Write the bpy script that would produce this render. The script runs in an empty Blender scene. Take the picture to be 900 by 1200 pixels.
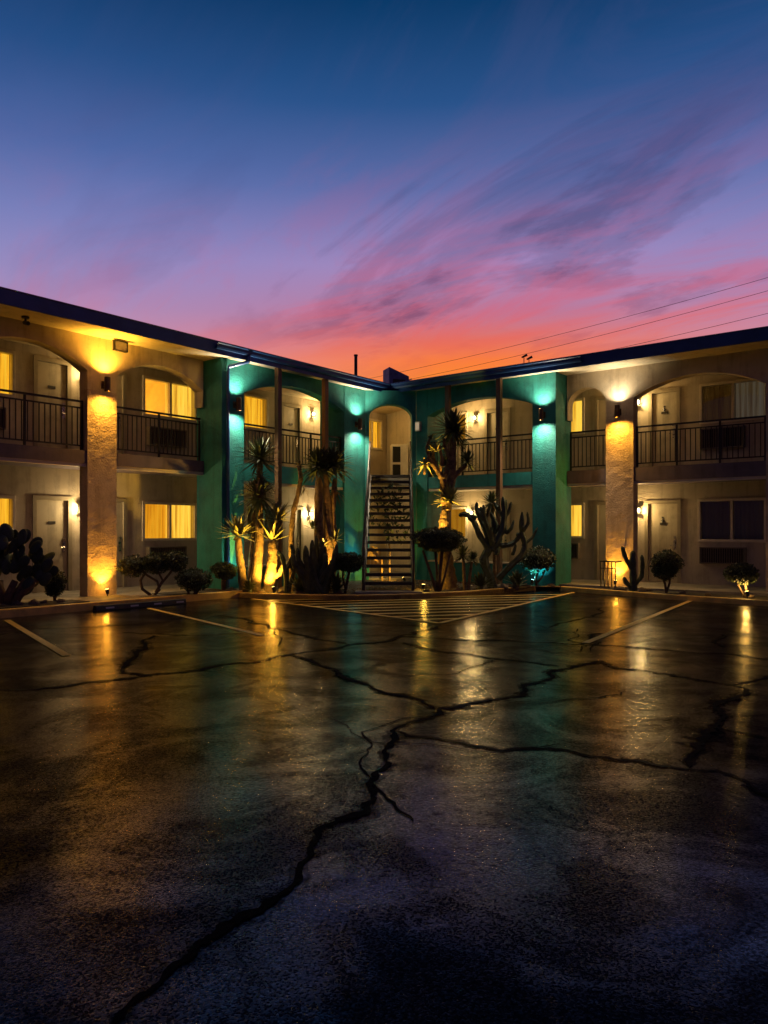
import bpy, bmesh, math, random
from mathutils import Vector, Matrix, noise
from mathutils.geometry import tessellate_polygon
random.seed(7)
R = math.radians
S = bpy.context.scene
COL = S.collection

# ------------------------------------------------------------------ camera
EYE, FPX, HOR = 1.49, 889.0, 622.4          # eye height, focal length and horizon row in photo pixels (900 x 1200)
cam = bpy.data.cameras.new('camera'); camo = bpy.data.objects.new('camera', cam); COL.objects.link(camo)
camo.location = (0, 0, EYE); camo.rotation_euler = (R(90), 0, 0)
cam.sensor_fit = 'HORIZONTAL'; cam.sensor_width = 36; cam.lens = 36 * FPX / 900
cam.shift_y = (HOR - 600) / 900; cam.clip_end = 3000; cam.clip_start = .05
S.camera = camo
S.view_settings.view_transform = 'Standard'; S.view_settings.look = 'None'
S.view_settings.exposure = 0; S.view_settings.gamma = 1
S.render.engine = 'CYCLES'

# ------------------------------------------------------------------ node helpers
def lin(c):
    return tuple((v / 255 / 12.92 if v / 255 <= .04045 else ((v / 255 + .055) / 1.055) ** 2.4) for v in c[:3]) + (1,)
class NT:
    def __init__(s, tree): s.t = tree; s.n = tree.nodes; s.l = tree.links
    def add(s, kind, **kw):
        n = s.n.new(kind)
        for k, v in kw.items(): setattr(n, k, v)
        return n
    def put(s, sock, v):
        if isinstance(v, bpy.types.NodeSocket): s.l.new(v, sock)
        elif v is not None: sock.default_value = v
    def math(s, op, a, b=None, c=None, clamp=False):
        n = s.add('ShaderNodeMath', operation=op, use_clamp=clamp)
        for i, v in enumerate((a, b, c)):
            if v is not None: s.put(n.inputs[i], v)
        return n.outputs[0]
    def ramp(s, fac, stops, interp='LINEAR'):
        n = s.add('ShaderNodeValToRGB'); e = n.color_ramp.elements; n.color_ramp.interpolation = interp
        while len(e) > 1: e.remove(e[-1])
        e[0].position, e[0].color = stops[0]
        for p, c in stops[1:]:
            x = e.new(p); x.color = c
        s.put(n.inputs[0], fac); return n.outputs[0]
    def mix(s, fac, a, b, blend='MIX'):
        n = s.add('ShaderNodeMix', data_type='RGBA', blend_type=blend)
        s.put(n.inputs[0], fac); s.put(n.inputs[6], a); s.put(n.inputs[7], b); return n.outputs[2]
    def noise(s, vec, scale, detail=4, rough=.55, dist=0):
        n = s.add('ShaderNodeTexNoise'); n.inputs['Scale'].default_value = scale; n.inputs['Detail'].default_value = detail
        n.inputs['Roughness'].default_value = rough; n.inputs['Distortion'].default_value = dist
        if vec is not None: s.l.new(vec, n.inputs['Vector'])
        return n.outputs['Fac']
    def mapping(s, vec, scale=(1, 1, 1), rot=(0, 0, 0), loc=(0, 0, 0)):
        n = s.add('ShaderNodeMapping'); n.inputs['Scale'].default_value = scale
        n.inputs['Rotation'].default_value = rot; n.inputs['Location'].default_value = loc
        s.l.new(vec, n.inputs['Vector']); return n.outputs[0]
g1 = lambda v: (v, v, v, 1)

# ------------------------------------------------------------------ dusk sky
W = bpy.data.worlds.new('World'); S.world = W; W.use_nodes = True
T = NT(W.node_tree); T.n.clear()
out = T.add('ShaderNodeOutputWorld'); bg = T.add('ShaderNodeBackground'); T.l.new(bg.outputs[0], out.inputs[0])
tc = T.add('ShaderNodeTexCoord'); sp = T.add('ShaderNodeSeparateXYZ'); T.l.new(tc.outputs['Generated'], sp.inputs[0])
dx, dy, dz = sp.outputs
az = T.math('ARCTAN2', dx, dy)                                   # 0 = toward the afterglow, positive to the right
el = T.math('MAXIMUM', dz, 0)
warm = T.ramp(el, [(0, lin((255, 186, 80))), (.12, lin((255, 160, 62))), (.19, lin((255, 140, 44))), (.218, lin((255, 128, 60))),
                   (.242, lin((230, 116, 100))), (.272, lin((192, 122, 152))), (.33, lin((164, 138, 192))), (.41, lin((96, 112, 172))),
                   (.49, lin((42, 84, 140))), (.575, lin((9, 58, 104))), (.75, lin((5, 36, 76))), (1, lin((4, 26, 60)))])
cool = T.ramp(el, [(0, lin((196, 140, 150))), (.19, lin((200, 146, 176))), (.25, lin((180, 148, 192))), (.30, lin((152, 144, 198))),
                   (.36, lin((120, 130, 190))), (.43, lin((76, 104, 166))), (.51, lin((36, 80, 136))), (.58, lin((8, 54, 100))),
                   (.75, lin((5, 36, 76))), (1, lin((4, 26, 60)))])
night = T.ramp(el, [(0, lin((46, 46, 70))), (.25, lin((36, 46, 82))), (.5, lin((12, 38, 76))), (1, lin((3, 22, 52)))])
q = T.math('DIVIDE', T.math('SUBTRACT', az, R(6)), R(21))
glow = T.math('EXPONENT', T.math('MULTIPLY', T.math('MULTIPLY', q, q), -1))
q2 = T.math('DIVIDE', az, R(70)); anti = T.math('EXPONENT', T.math('MULTIPLY', T.math('POWER', T.math('ABSOLUTE', q2), 4), -1))
sky = T.mix(glow, cool, warm); sky = T.mix(anti, night, sky)
# wispy cloud deck: noise on a flat layer overhead, combed along the wind
den = T.math('ADD', el, .08)
cb = T.add('ShaderNodeCombineXYZ'); T.put(cb.inputs[0], T.math('DIVIDE', dx, den)); T.put(cb.inputs[1], T.math('DIVIDE', dy, den))
wind = T.mapping(cb.outputs[0], (1, 1, 1), (0, 0, R(-34)))
n1 = T.noise(T.mapping(wind, (1.15, .50, 1), (0, 0, 0), (3.1, 1.7, 0)), 1.0, 8, .60, 1.5)
n2 = T.noise(T.mapping(wind, (3.4, 1.1, 1), (0, 0, 0), (0.3, 4.2, 0)), 1.2, 7, .62, .8)
cl = T.math('ADD', T.math('MULTIPLY', n1, .74), T.math('MULTIPLY', n2, .26))
side = T.ramp(T.math('MULTIPLY_ADD', az, 1.0, .5), [(.02, g1(.26)), (.32, g1(.36)), (.50, g1(1)), (1, g1(1))])
cov = T.ramp(cl, [(.46, g1(0)), (.54, g1(.5)), (.62, g1(1))], 'EASE')
high = T.ramp(el, [(0, g1(.35)), (.215, g1(.45)), (.25, g1(1)), (.30, g1(1)), (.42, g1(.70)), (.56, g1(.30)), (.8, g1(.08)), (1, g1(.03))])
cov = T.math('MULTIPLY', T.math('MULTIPLY', cov, side), high)
ccol = T.ramp(el, [(0, lin((236, 104, 60))), (.19, lin((232, 98, 62))), (.225, lin((202, 88, 90))), (.26, lin((132, 74, 106))),
                   (.33, lin((82, 70, 114))), (.44, lin((50, 58, 106))), (.6, lin((40, 60, 104))), (1, lin((12, 26, 56)))])
ccool = T.ramp(el, [(0, lin((170, 90, 110))), (.25, lin((150, 96, 132))), (.33, lin((98, 84, 132))), (.44, lin((60, 66, 116))), (.6, lin((40, 60, 104))), (1, lin((12, 26, 56)))])
sky2 = T.mix(T.math('MULTIPLY', cov, .76), sky, T.mix(glow, ccool, ccol))
# rosy under-lit streaks low down
n3 = T.noise(T.mapping(wind, (1.7, .6, 1), (0, 0, 0), (4.7, 5.5, 0)), 1.3, 8, .64, 1.3)
pk = T.math('MULTIPLY', T.ramp(n3, [(.43, g1(0)), (.63, g1(1))], 'EASE'), T.ramp(el, [(.16, g1(.15)), (.215, g1(.25)), (.25, g1(.85)), (.33, g1(.55)), (.46, g1(.22)), (.6, g1(.14))]))
pk = T.math('MULTIPLY', pk, side)
sky2 = T.mix(T.math('MULTIPLY', pk, .85), sky2, T.ramp(el, [(.18, lin((255, 150, 66))), (.235, lin((240, 108, 84))), (.28, lin((216, 104, 128))), (.36, lin((176, 108, 152))), (.5, lin((92, 88, 140)))]))
T.l.new(sky2, bg.inputs[0]); bg.inputs[1].default_value = .97

# the sun is already down: only a faint last warm light from behind the building
sd = bpy.data.lights.new('sun', 'SUN'); sd.energy = .03; sd.angle = R(12); sd.color = (1, .55, .35)
so = bpy.data.objects.new('sun', sd); COL.objects.link(so)
so.rotation_euler = Vector((-.09, -1, -.06)).to_track_quat('-Z', 'Y').to_euler()

# ------------------------------------------------------------------ the two wings as local frames (x along the wall, y into the building, z up)
TH = R(38.22); DL, DR = 14.469, 18.386
uL = Vector((math.sin(TH), math.cos(TH), 0)); nL = Vector((math.cos(TH), -math.sin(TH), 0))
uR = Vector((math.cos(TH), -math.sin(TH), 0)); nR = Vector((-math.sin(TH), -math.cos(TH), 0))
def frame(u, n, o):
    m = Matrix.Identity(4)
    m.col[0][:3] = u; m.col[1][:3] = -n; m.col[2][:3] = (0, 0, 1); m.col[3][:3] = o
    return m
ML = frame(uL, nL, -DL * nL); MR = frame(uR, nR, -DR * nR)
WM = {'L': ML, 'R': MR}
def at(w, s, y, z=0): return WM[w] @ Vector((s, y, z))
def gp(px, py, z=0.0):
    """photo pixel -> point on the level z"""
    Y = FPX * (EYE - z) / (py - HOR)
    return Vector(((px - 450) / FPX * Y, Y, z))
def gd(px, Y, z=0.0): return Vector(((px - 450) / FPX * Y, Y, z))
def basepy(Y, z=.10): return HOR + FPX * (EYE - z) / Y
def zpx(py, Y): return EYE + (HOR - py) * Y / FPX

# ------------------------------------------------------------------ mesh helpers
class MB:
    def __init__(s): s.v = []; s.f = []; s.smooth = False
    def quad(s, *p):
        i = len(s.v); s.v += [tuple(q) for q in p]; s.f.append(tuple(range(i, i + len(p)))); return s
    def box(s, a, b, m=None):
        (x0, y0, z0), (x1, y1, z1) = a, b; i = len(s.v)
        vs = [(x, y, z) for z in (z0, z1) for y in (y0, y1) for x in (x0, x1)]
        s.v += [tuple(m @ Vector(q)) for q in vs] if m else vs
        s.f += [tuple(i + k for k in q) for q in ((0, 2, 3, 1), (4, 5, 7, 6), (0, 1, 5, 4), (2, 6, 7, 3), (0, 4, 6, 2), (1, 3, 7, 5))]
        return s
    def prism(s, poly, fn0, fn1):
        """poly: 2D points (counter-clockwise), fn0/fn1 map a 2D point to the near / far cap"""
        n = len(poly); i = len(s.v)
        s.v += [tuple(fn0(p)) for p in poly] + [tuple(fn1(p)) for p in poly]
        for t in tessellate_polygon([[Vector((p[0], p[1], 0)) for p in poly]]):
            s.f.append((i + t[0], i + t[1], i + t[2])); s.f.append((i + n + t[2], i + n + t[1], i + n + t[0]))
        for k in range(n):
            a, b = k, (k + 1) % n; s.f.append((i + b, i + a, i + n + a, i + n + b))
        return s
    def tube(s, pts, rad, n=8, rib=0, caps=True, squash=None):
        pts = [Vector(p) for p in pts]; rad = rad if isinstance(rad, (list, tuple)) else [rad] * len(pts)
        i = len(s.v); up = None
        for k, p in enumerate(pts):
            d = (pts[min(k + 1, len(pts) - 1)] - pts[max(k - 1, 0)]).normalized()
            if up is None: up = d.orthogonal().normalized()
            up = (up - d * up.dot(d)); up = up.normalized() if up.length > 1e-6 else d.orthogonal().normalized()
            w = d.cross(up)
            for j in range(n):
                a = 2 * math.pi * j / n; r = rad[k] * (1 - (rib if j % 2 else 0))
                s.v.append(tuple(p + (up * math.cos(a) + w * math.sin(a)) * r))
        for k in range(len(pts) - 1):
            for j in range(n):
                a, b = i + k * n + j, i + k * n + (j + 1) % n
                s.f.append((a, b, b + n, a + n))
        if caps:
            s.f.append(tuple(i + j for j in range(n))[::-1]); s.f.append(tuple(i + (len(pts) - 1) * n + j for j in range(n)))
        return s
    def ball(s, c, r, nu=10, nv=6, wob=0, seed=0):
        c = Vector(c); rx, ry, rz = r if isinstance(r, (tuple, list)) else (r, r, r); i = len(s.v)
        for a in range(nv + 1):
            t = math.pi * a / nv
            for b in range(nu):
                p = 2 * math.pi * b / nu; d = Vector((math.sin(t) * math.cos(p), math.sin(t) * math.sin(p), math.cos(t)))
                k = 1 + wob * noise.noise(d * 1.7 + Vector((seed, seed * .7, 0)))
                s.v.append((c.x + d.x * rx * k, c.y + d.y * ry * k, c.z + d.z * rz * k))
        for a in range(nv):
            for b in range(nu):
                q = i + a * nu + b; q2 = i + a * nu + (b + 1) % nu
                s.f.append((q, q + nu, q2 + nu, q2))
        return s
    def mesh(s, name, mat, smooth=False):
        me = bpy.data.meshes.new(name); me.from_pydata(s.v, [], s.f); me.validate()
        bm = bmesh.new(); bm.from_mesh(me); bmesh.ops.recalc_face_normals(bm, faces=bm.faces) if not getattr(s, 'open', False) else None
        bm.to_mesh(me); bm.free()
        if smooth:
            for p in me.polygons: p.use_smooth = True
        me.materials.append(mat); return me
    def build(s, name, mat, parent=None, M=None, smooth=False, bevel=0):
        o = bpy.data.objects.new(name, s.mesh(name, mat, smooth)); COL.objects.link(o)
        if parent: o.parent = parent
        if M is not None: o.matrix_local = M
        if bevel:
            b = o.modifiers.new('bevel', 'BEVEL'); b.width = bevel; b.segments = 2; b.limit_method = 'ANGLE'
        return o
def place(name, mesh, parent=None, M=None):
    o = bpy.data.objects.new(name, mesh); COL.objects.link(o)
    if parent: o.parent = parent
    if M is not None: o.matrix_local = M
    return o
def tag(o, label=None, cat=None, group=None, kind=None):
    for k, v in (('label', label), ('category', cat), ('group', group), ('kind', kind)):
        if v: o[k] = v
    return o
def thing(name, label, cat, M=None, group=None):
    o = bpy.data.objects.new(name, None); COL.objects.link(o); o.empty_display_size = .1
    if M is not None: o.matrix_world = M if isinstance(M, Matrix) else Matrix.Translation(M)
    return tag(o, label, cat, group)
Tr = Matrix.Translation
GAIN = {'SPOT': 4.0, 'POINT': 3.1}
def light(kind, parent, loc, energy, color, size=.04, direction=None, angle=None, blend=.6):
    d = bpy.data.lights.new('bulb_light', kind); d.energy = energy * GAIN[kind]; d.color = color; d.shadow_soft_size = size
    o = bpy.data.objects.new('bulb_light', d); COL.objects.link(o); o.parent = parent; o.location = loc
    if kind == 'SPOT':
        d.spot_size = R(angle); d.spot_blend = blend
        o.rotation_euler = Vector(direction).to_track_quat('-Z', 'Y').to_euler()
    return o

# ------------------------------------------------------------------ materials
def mat(name, col, rough=.6, metal=0, var=.12, vscale=6, bump=0, bscale=60, bdist=.01, emit=None, estr=0, spec=.5, streak=False, stain=0):
    m = bpy.data.materials.new(name); m.use_nodes = True; t = NT(m.node_tree); b = t.n['Principled BSDF']
    c = t.add('ShaderNodeTexCoord').outputs['Object']
    if var:
        v = t.mapping(c, (1, 1, .18)) if streak else c
        f = t.noise(v, vscale, 6, .65); col4 = tuple(col) + (1,)
        dark = tuple(x * (1 - 2 * var) for x in col) + (1,); lite = tuple(min(1, x * (1 + 1.5 * var)) for x in col) + (1,)
        bc = t.ramp(f, [(.3, dark), (.5, col4), (.72, lite)])
        if stain:
            st = t.ramp(t.math('ADD', t.math('MULTIPLY', t.noise(t.mapping(c, (2.6, 2.6, .22)), 2.0, 6, .65), .6), t.math('MULTIPLY', t.noise(c, 3.1, 6, .7), .4)), [(.50, g1(0)), (.66, g1(stain))])
            bc = t.mix(st, bc, tuple(x * .45 for x in col) + (1,))
        t.put(b.inputs['Base Color'], bc)
        t.put(b.inputs['Roughness'], t.ramp(t.noise(c, vscale * 2.3, 3), [(.3, g1(max(.03, rough - .1))), (.7, g1(min(1, rough + .1)))]))
    else:
        b.inputs['Base Color'].default_value = tuple(col) + (1,); b.inputs['Roughness'].default_value = rough
    b.inputs['Metallic'].default_value = metal; b.inputs['Specular IOR Level'].default_value = spec
    if bump:
        n = t.add('ShaderNodeBump'); n.inputs['Strength'].default_value = bump; n.inputs['Distance'].default_value = bdist
        t.put(n.inputs['Height'], t.noise(c, bscale, 5, .6)); t.l.new(n.outputs[0], b.inputs['Normal'])
    if emit:
        b.inputs['Emission Color'].default_value = tuple(emit) + (1,); b.inputs['Emission Strength'].default_value = estr
    return m
M = {}
M['tan'] = mat('tan_stucco', (.47, .38, .27), .85, var=.10, vscale=1.3, bump=.55, bscale=45, bdist=.012, stain=.7)
M['pillar'] = mat('rough_tan_stucco', (.44, .33, .24), .8, var=.12, vscale=3, bump=.8, bscale=24, bdist=.03, stain=.7)
M['back'] = mat('beige_stucco', (.47, .40, .30), .85, var=.09, vscale=1.1, bump=.5, bscale=55, bdist=.01, stain=.7)
M['teal'] = mat('teal_stucco', (.012, .180, .168), .75, var=.18, vscale=1.6, bump=.7, bscale=32, bdist=.02, stain=.7)
M['tealtrim'] = mat('teal_paint', (.017, .20, .188), .6, var=.10, vscale=3, bump=.3, bscale=50, stain=.7)
M['plum'] = mat('plum_paint', (.11, .082, .10), .7, var=.12, vscale=2, bump=.2, bscale=40, stain=.7)
M['cream'] = mat('cream_paint', (.55, .46, .32), .6, var=.10, vscale=2.5, bump=.15, bscale=30)
M['soffit'] = mat('cream_soffit_paint', (.58, .49, .34), .7, var=.08, vscale=1.4, bump=.2, bscale=25, stain=.7)
M['navy'] = mat('navy_metal', (.014, .05, .17), .38, var=.15, vscale=2.5, streak=False)
M['drip'] = mat('pale_metal_edge', (.32, .33, .38), .3, metal=.7, var=.1)
M['floor'] = mat('walk_concrete', (.24, .21, .17), .7, var=.18, vscale=1.7, bump=.35, bscale=30, stain=.7)
M['kerb'] = mat('gold_lit_kerb', (.72, .47, .10), .6, var=.2, vscale=3, bump=.5, bscale=25)  # gold lamplight on the concrete put into the kerb colour
M['soil'] = mat('dark_soil', (.05, .038, .026), .9, var=.3, vscale=5, bump=1, bscale=22, bdist=.05)
M['door'] = mat('beige_door_paint', (.40, .34, .24), .5, var=.06, vscale=2, stain=.7)
M['trim'] = mat('door_trim_paint', (.30, .25, .17), .5, var=.08, vscale=4)
M['wframe'] = mat('window_frame_paint', (.62, .54, .42), .45, var=.08, vscale=5)
M['iron'] = mat('black_iron', (.012, .011, .010), .42, metal=.3, var=.2, vscale=12)
M['bronze'] = mat('bronze_metal', (.09, .055, .03), .4, metal=.8, var=.2, vscale=9)
M['plate'] = mat('dark_plate', (.03, .025, .02), .4, var=.1)
M['steel'] = mat('brushed_steel', (.35, .33, .30), .3, metal=1, var=.1)
M['wood'] = mat('brown_timber', (.20, .095, .04), .6, var=.28, vscale=7, bump=.3, bscale=30, streak=True)
M['acbody'] = mat('ac_casing', (.17, .135, .10), .55, var=.12, vscale=5)
M['acslat'] = mat('ac_slat', (.11, .085, .06), .5, var=.1)
M['rubber'] = mat('black_rubber', (.014, .013, .013), .55, var=.2, bump=.3, bscale=40)
M['refl'] = mat('pale_reflector', (.45, .42, .42), .4, var=.1)
M['leaf'] = mat('topiary_leaf', (.032, .052, .016), .5, var=.35, vscale=9)
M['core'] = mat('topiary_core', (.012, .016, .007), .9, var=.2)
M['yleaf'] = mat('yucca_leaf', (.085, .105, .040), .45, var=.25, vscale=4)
M['ylit'] = mat('lit_yucca_leaf', (.24, .23, .085), .45, var=.2, vscale=4)  # lamplight on the front fans put into a paler leaf colour
M['ydry'] = mat('dry_yucca_leaf', (.17, .115, .05), .7, var=.25, vscale=5)
M['ytrunk'] = mat('yucca_bark', (.20, .125, .055), .85, var=.35, vscale=9, bump=1, bscale=20, bdist=.04)
M['bark'] = mat('shrub_bark', (.10, .065, .04), .85, var=.3, vscale=12, bump=.8, bscale=30)
M['cactus'] = mat('dark_cactus', (.060, .078, .035), .6, var=.3, vscale=7, bump=.5, bscale=45)
M['pear'] = mat('prickly_pear_skin', (.035, .055, .035), .55, var=.25, vscale=9, bump=.5, bscale=60)
M['oldpad'] = mat('corky_cactus_base', (.12, .07, .035), .85, var=.3, vscale=9, bump=.8, bscale=30)
M['rock'] = mat('garden_rock', (.17, .12, .075), .8, var=.3, vscale=5, bump=.8, bscale=15, bdist=.04)
M['bluemetal'] = mat('blue_grey_sheet_metal', (.09, .12, .24), .5, metal=.1, var=.2)
M['dark'] = mat('dark_room', (.006, .005, .004), .9, var=0)
M['stairsteel'] = mat('stair_steel', (.07, .05, .045), .5, metal=.2, var=.25, vscale=6)
M['tread'] = mat('stair_tread', (.045, .034, .024), .7, var=.25, vscale=8, bump=.4, bscale=50)
M['chair'] = mat('patio_chair_wood', (.40, .26, .09), .6, var=.15, vscale=8)
M['wire'] = mat('cable_black', (.01, .01, .012), .6, var=0)
def emissive(name, col, s):
    m = bpy.data.materials.new(name); m.use_nodes = True; b = m.node_tree.nodes['Principled BSDF']
    b.inputs['Base Color'].default_value = (.8, .7, .5, 1); b.inputs['Emission Color'].default_value = tuple(col) + (1,); b.inputs['Emission Strength'].default_value = s
    return m
WARM, GOLD, PALE, CYAN = (1, .66, .25), (1, .48, .045), (1, .84, .56), (.10, .82, .92)
M['e_warm'] = emissive('lamp_warm', (1, .80, .46), 14); M['e_gold'] = emissive('lamp_gold', (1, .62, .14), 14)
M['e_pale'] = emissive('lamp_pale', (1, .88, .60), 14); M['e_cyan'] = emissive('lamp_cyan', (.35, .95, 1), 14)
def curtain_mat(name, col, strength, lit=True):
    m = bpy.data.materials.new(name); m.use_nodes = True; t = NT(m.node_tree); b = t.n['Principled BSDF']
    c = t.add('ShaderNodeTexCoord').outputs['Object']
    f = t.noise(t.mapping(c, (1, 1, .04)), 11, 5, .65)
    b.inputs['Base Color'].default_value = (col[0] * .4, col[1] * .4, col[2] * .4, 1); b.inputs['Roughness'].default_value = .9
    if lit:
        t.put(b.inputs['Emission Color'], t.ramp(f, [(.34, (col[0] * .42, col[1] * .30, col[2] * .2, 1)), (.5, tuple(col) + (1,)), (.66, (min(1, col[0] * 1.1), col[1] * 1.25, col[2] * 1.8, 1))]))
        b.inputs['Emission Strength'].default_value = strength
    return m
M['curt'] = curtain_mat('lit_curtain', (1, .50, .022), .95)
M['roomwall'] = mat('lit_room_wall', (.6, .42, .16), .8, var=.15, vscale=3, emit=(1, .48, .03), estr=.42)
M['curt_b'] = curtain_mat('lit_curtain_amber', (1, .42, .015), .75)
M['curt_c'] = curtain_mat('lit_curtain_bright', (1, .58, .05), 1.05)
M['curt2'] = curtain_mat('dim_lit_curtain', (.62, .27, .015), .55)
M['curt3'] = curtain_mat('reflection_glow_curtain', (.22, .10, .012), .10)  # faint orange glow stands in for the lit arch reflected in the pane
M['curtp'] = curtain_mat('glow_lit_curtain', (.55, .42, .24), .10)  # same cloth as the dark one, dim room light added as glow
M['curtd'] = curtain_mat('dark_curtain', (.55, .42, .24), 0, False)
m = bpy.data.materials.new('window_glass'); m.use_nodes = True; t = NT(m.node_tree); t.n.clear()
o_ = t.add('ShaderNodeOutputMaterial'); mx = t.add('ShaderNodeMixShader'); tr = t.add('ShaderNodeBsdfTransparent'); gl = t.add('ShaderNodeBsdfGlossy')
gl.inputs['Roughness'].default_value = .03; fr = t.add('ShaderNodeFresnel'); fr.inputs[0].default_value = 1.5
tr.inputs[0].default_value = (.93, .95, .94, 1)
t.l.new(t.math('MULTIPLY', fr.outputs[0], 1.6, clamp=True), mx.inputs[0]); t.l.new(tr.outputs[0], mx.inputs[1]); t.l.new(gl.outputs[0], mx.inputs[2]); t.l.new(mx.outputs[0], o_.inputs[0])
M['glass'] = m
# wet, worn asphalt
m = bpy.data.materials.new('wet_asphalt'); m.use_nodes = True; t = NT(m.node_tree); b = t.n['Principled BSDF']
c = t.add('ShaderNodeTexCoord').outputs['Object']
big = t.noise(c, .30, 5, .6, .6); mid = t.noise(t.mapping(c, loc=(5, 2, 0)), 1.3, 7, .68, .5)
vo = t.add('ShaderNodeTexVoronoi'); vo.inputs['Scale'].default_value = 125; t.l.new(c, vo.inputs['Vector']); stone = vo.outputs['Distance']
fine = t.noise(c, 48, 5, .75); grit = t.noise(c, 150, 3, .7)
t.put(b.inputs['Base Color'], t.mix(t.ramp(grit, [(.42, g1(0)), (.66, g1(1))]), t.mix(t.ramp(mid, [(.3, g1(0)), (.7, g1(1))]), (.0028, .0028, .0045, 1), (.006, .0056, .008, 1)), (.013, .012, .015, 1)))
wet = t.math('ADD', t.math('MULTIPLY', big, .50), t.math('MULTIPLY', mid, .50))
rg = t.ramp(wet, [(.38, g1(.07)), (.47, g1(.11)), (.53, g1(.16)), (.60, g1(.22)), (.68, g1(.28))])
t.put(b.inputs['Roughness'], t.math('ADD', rg, t.math('MULTIPLY', t.math('SUBTRACT', fine, .5), .26), clamp=True))
film = t.math('ADD', t.math('MULTIPLY', t.noise(t.mapping(c, loc=(2.3, 7.7, 0)), 1.25, 9, .70, .6), .8), t.math('MULTIPLY', fine, .20))
lev = t.ramp(film, [(.38, g1(.90)), (.44, g1(.58)), (.485, g1(.24)), (.525, g1(.07)), (.60, g1(.03))])
vc = t.add('ShaderNodeTexVoronoi'); vc.inputs['Scale'].default_value = 125; t.l.new(c, vc.inputs['Vector'])
sx = t.add('ShaderNodeSeparateXYZ'); t.l.new(vc.outputs['Color'], sx.inputs[0]); cell = sx.outputs[0]                 # one random value per stone
t.put(b.inputs['Specular IOR Level'], t.math('MULTIPLY', lev, t.ramp(cell, [(.25, g1(.10)), (.75, g1(.9)), (1, g1(1.9))])))
bn = t.add('ShaderNodeBump'); bn.inputs['Strength'].default_value = .75; bn.inputs['Distance'].default_value = .0018
h = t.math('ADD', t.math('MULTIPLY', stone, -.5), t.math('ADD', t.math('MULTIPLY', cell, .55), t.math('MULTIPLY', fine, .8))); t.put(bn.inputs['Height'], h)
t.put(bn.inputs['Strength'], t.ramp(wet, [(.40, g1(.22)), (.50, g1(.60))]))
bn2 = t.add('ShaderNodeBump'); bn2.inputs['Strength'].default_value = .22; bn2.inputs['Distance'].default_value = .03
t.put(bn2.inputs['Height'], t.noise(c, 1.1, 2, .5)); t.l.new(bn.outputs[0], bn2.inputs['Normal']); t.l.new(bn2.outputs[0], b.inputs['Normal'])
M['asphalt'] = m
M['tar'] = mat('crack_tar', (.003, .0026, .003), .85, var=.3, vscale=20, bump=.6, bscale=60, spec=.04)
m = bpy.data.materials.new('worn_yellow_paint'); m.use_nodes = True; t = NT(m.node_tree); b = t.n['Principled BSDF']
c = t.add('ShaderNodeTexCoord').outputs['Object']
t.put(b.inputs['Base Color'], t.mix(t.ramp(t.noise(c, 9, 6, .7), [(.26, g1(0)), (.40, g1(1))]), (.10, .07, .02, 1), (.86, .56, .10, 1)))
b.inputs['Roughness'].default_value = .5
M['paint'] = m
m = bpy.data.materials.new('crumbled_crack_edge'); m.use_nodes = True; t = NT(m.node_tree); b = t.n['Principled BSDF']
c = t.add('ShaderNodeTexCoord').outputs['Object']; b.inputs['Base Color'].default_value = (.003, .003, .003, 1); b.inputs['Roughness'].default_value = .9; b.inputs['Specular IOR Level'].default_value = .03
t.put(b.inputs['Alpha'], t.ramp(t.math('ADD', t.math('MULTIPLY', t.noise(c, 14, 5, .7), .6), t.math('MULTIPLY', t.noise(c, 70, 3, .7), .4)), [(.44, g1(0)), (.60, g1(.6))]))
M['crumble'] = m

# ------------------------------------------------------------------ ground and parking lot
mb = MB(); mb.quad((-400, -200, 0), (400, -200, 0), (400, 700, 0), (-400, 700, 0))
lot = tag(mb.build('parking_lot', M['asphalt']), 'cracked wet dark asphalt of the motel parking lot', 'ground', kind='structure')

def ribbon(name, pts, width, material, z, parent, ragged=0.0, step=.06, taper=False):
    """flat strip along ground points, uneven edges"""
    P = [Vector((p.x, p.y, 0)) for p in pts]; dense = []
    for a, b in zip(P, P[1:]):
        n = max(1, int((b - a).length / step))
        dense += [a.lerp(b, k / n) for k in range(n)]
    dense.append(P[-1])
    if ragged:                                       # wander a little off the straight segments
        dense = [p + Vector((noise.noise(p * 1.9), noise.noise(p * 1.9 + Vector((9, 0, 0))), 0)) * .16 + Vector((noise.noise(p * 8), noise.noise(p * 8 + Vector((5, 3, 0))), 0)) * .035 for p in dense]
    mb = MB(); mb.open = True; n = len(dense); prev = None
    for k, p in enumerate(dense):
        d = (dense[min(k + 1, n - 1)] - dense[max(k - 1, 0)]).normalized(); w = Vector((-d.y, d.x, 0))
        r = width
        if ragged: r *= .62 + .9 * max(0, .5 + noise.noise(p * 2.3 + Vector((0, 0, 4)))) ; 
        l = r * max(.1, 1 + ragged * (noise.noise(p * 13) + .8 * noise.noise(p * 41))) / 2; q = r * max(.1, 1 + ragged * (noise.noise(p * 13 + Vector((3, 8, 1))) + .8 * noise.noise(p * 41 + Vector((1, 2, 7))))) / 2
        e = min(1, k / 4, (n - 1 - k) / 4) if taper else 1
        mb.v += [tuple(p - w * q * e + Vector((0, 0, z))), tuple(p + w * l * e + Vector((0, 0, z)))]
        if k: i = 2 * k; mb.f.append((i - 2, i, i + 1, i - 1))
    return mb.build(name, material, parent)
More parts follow.
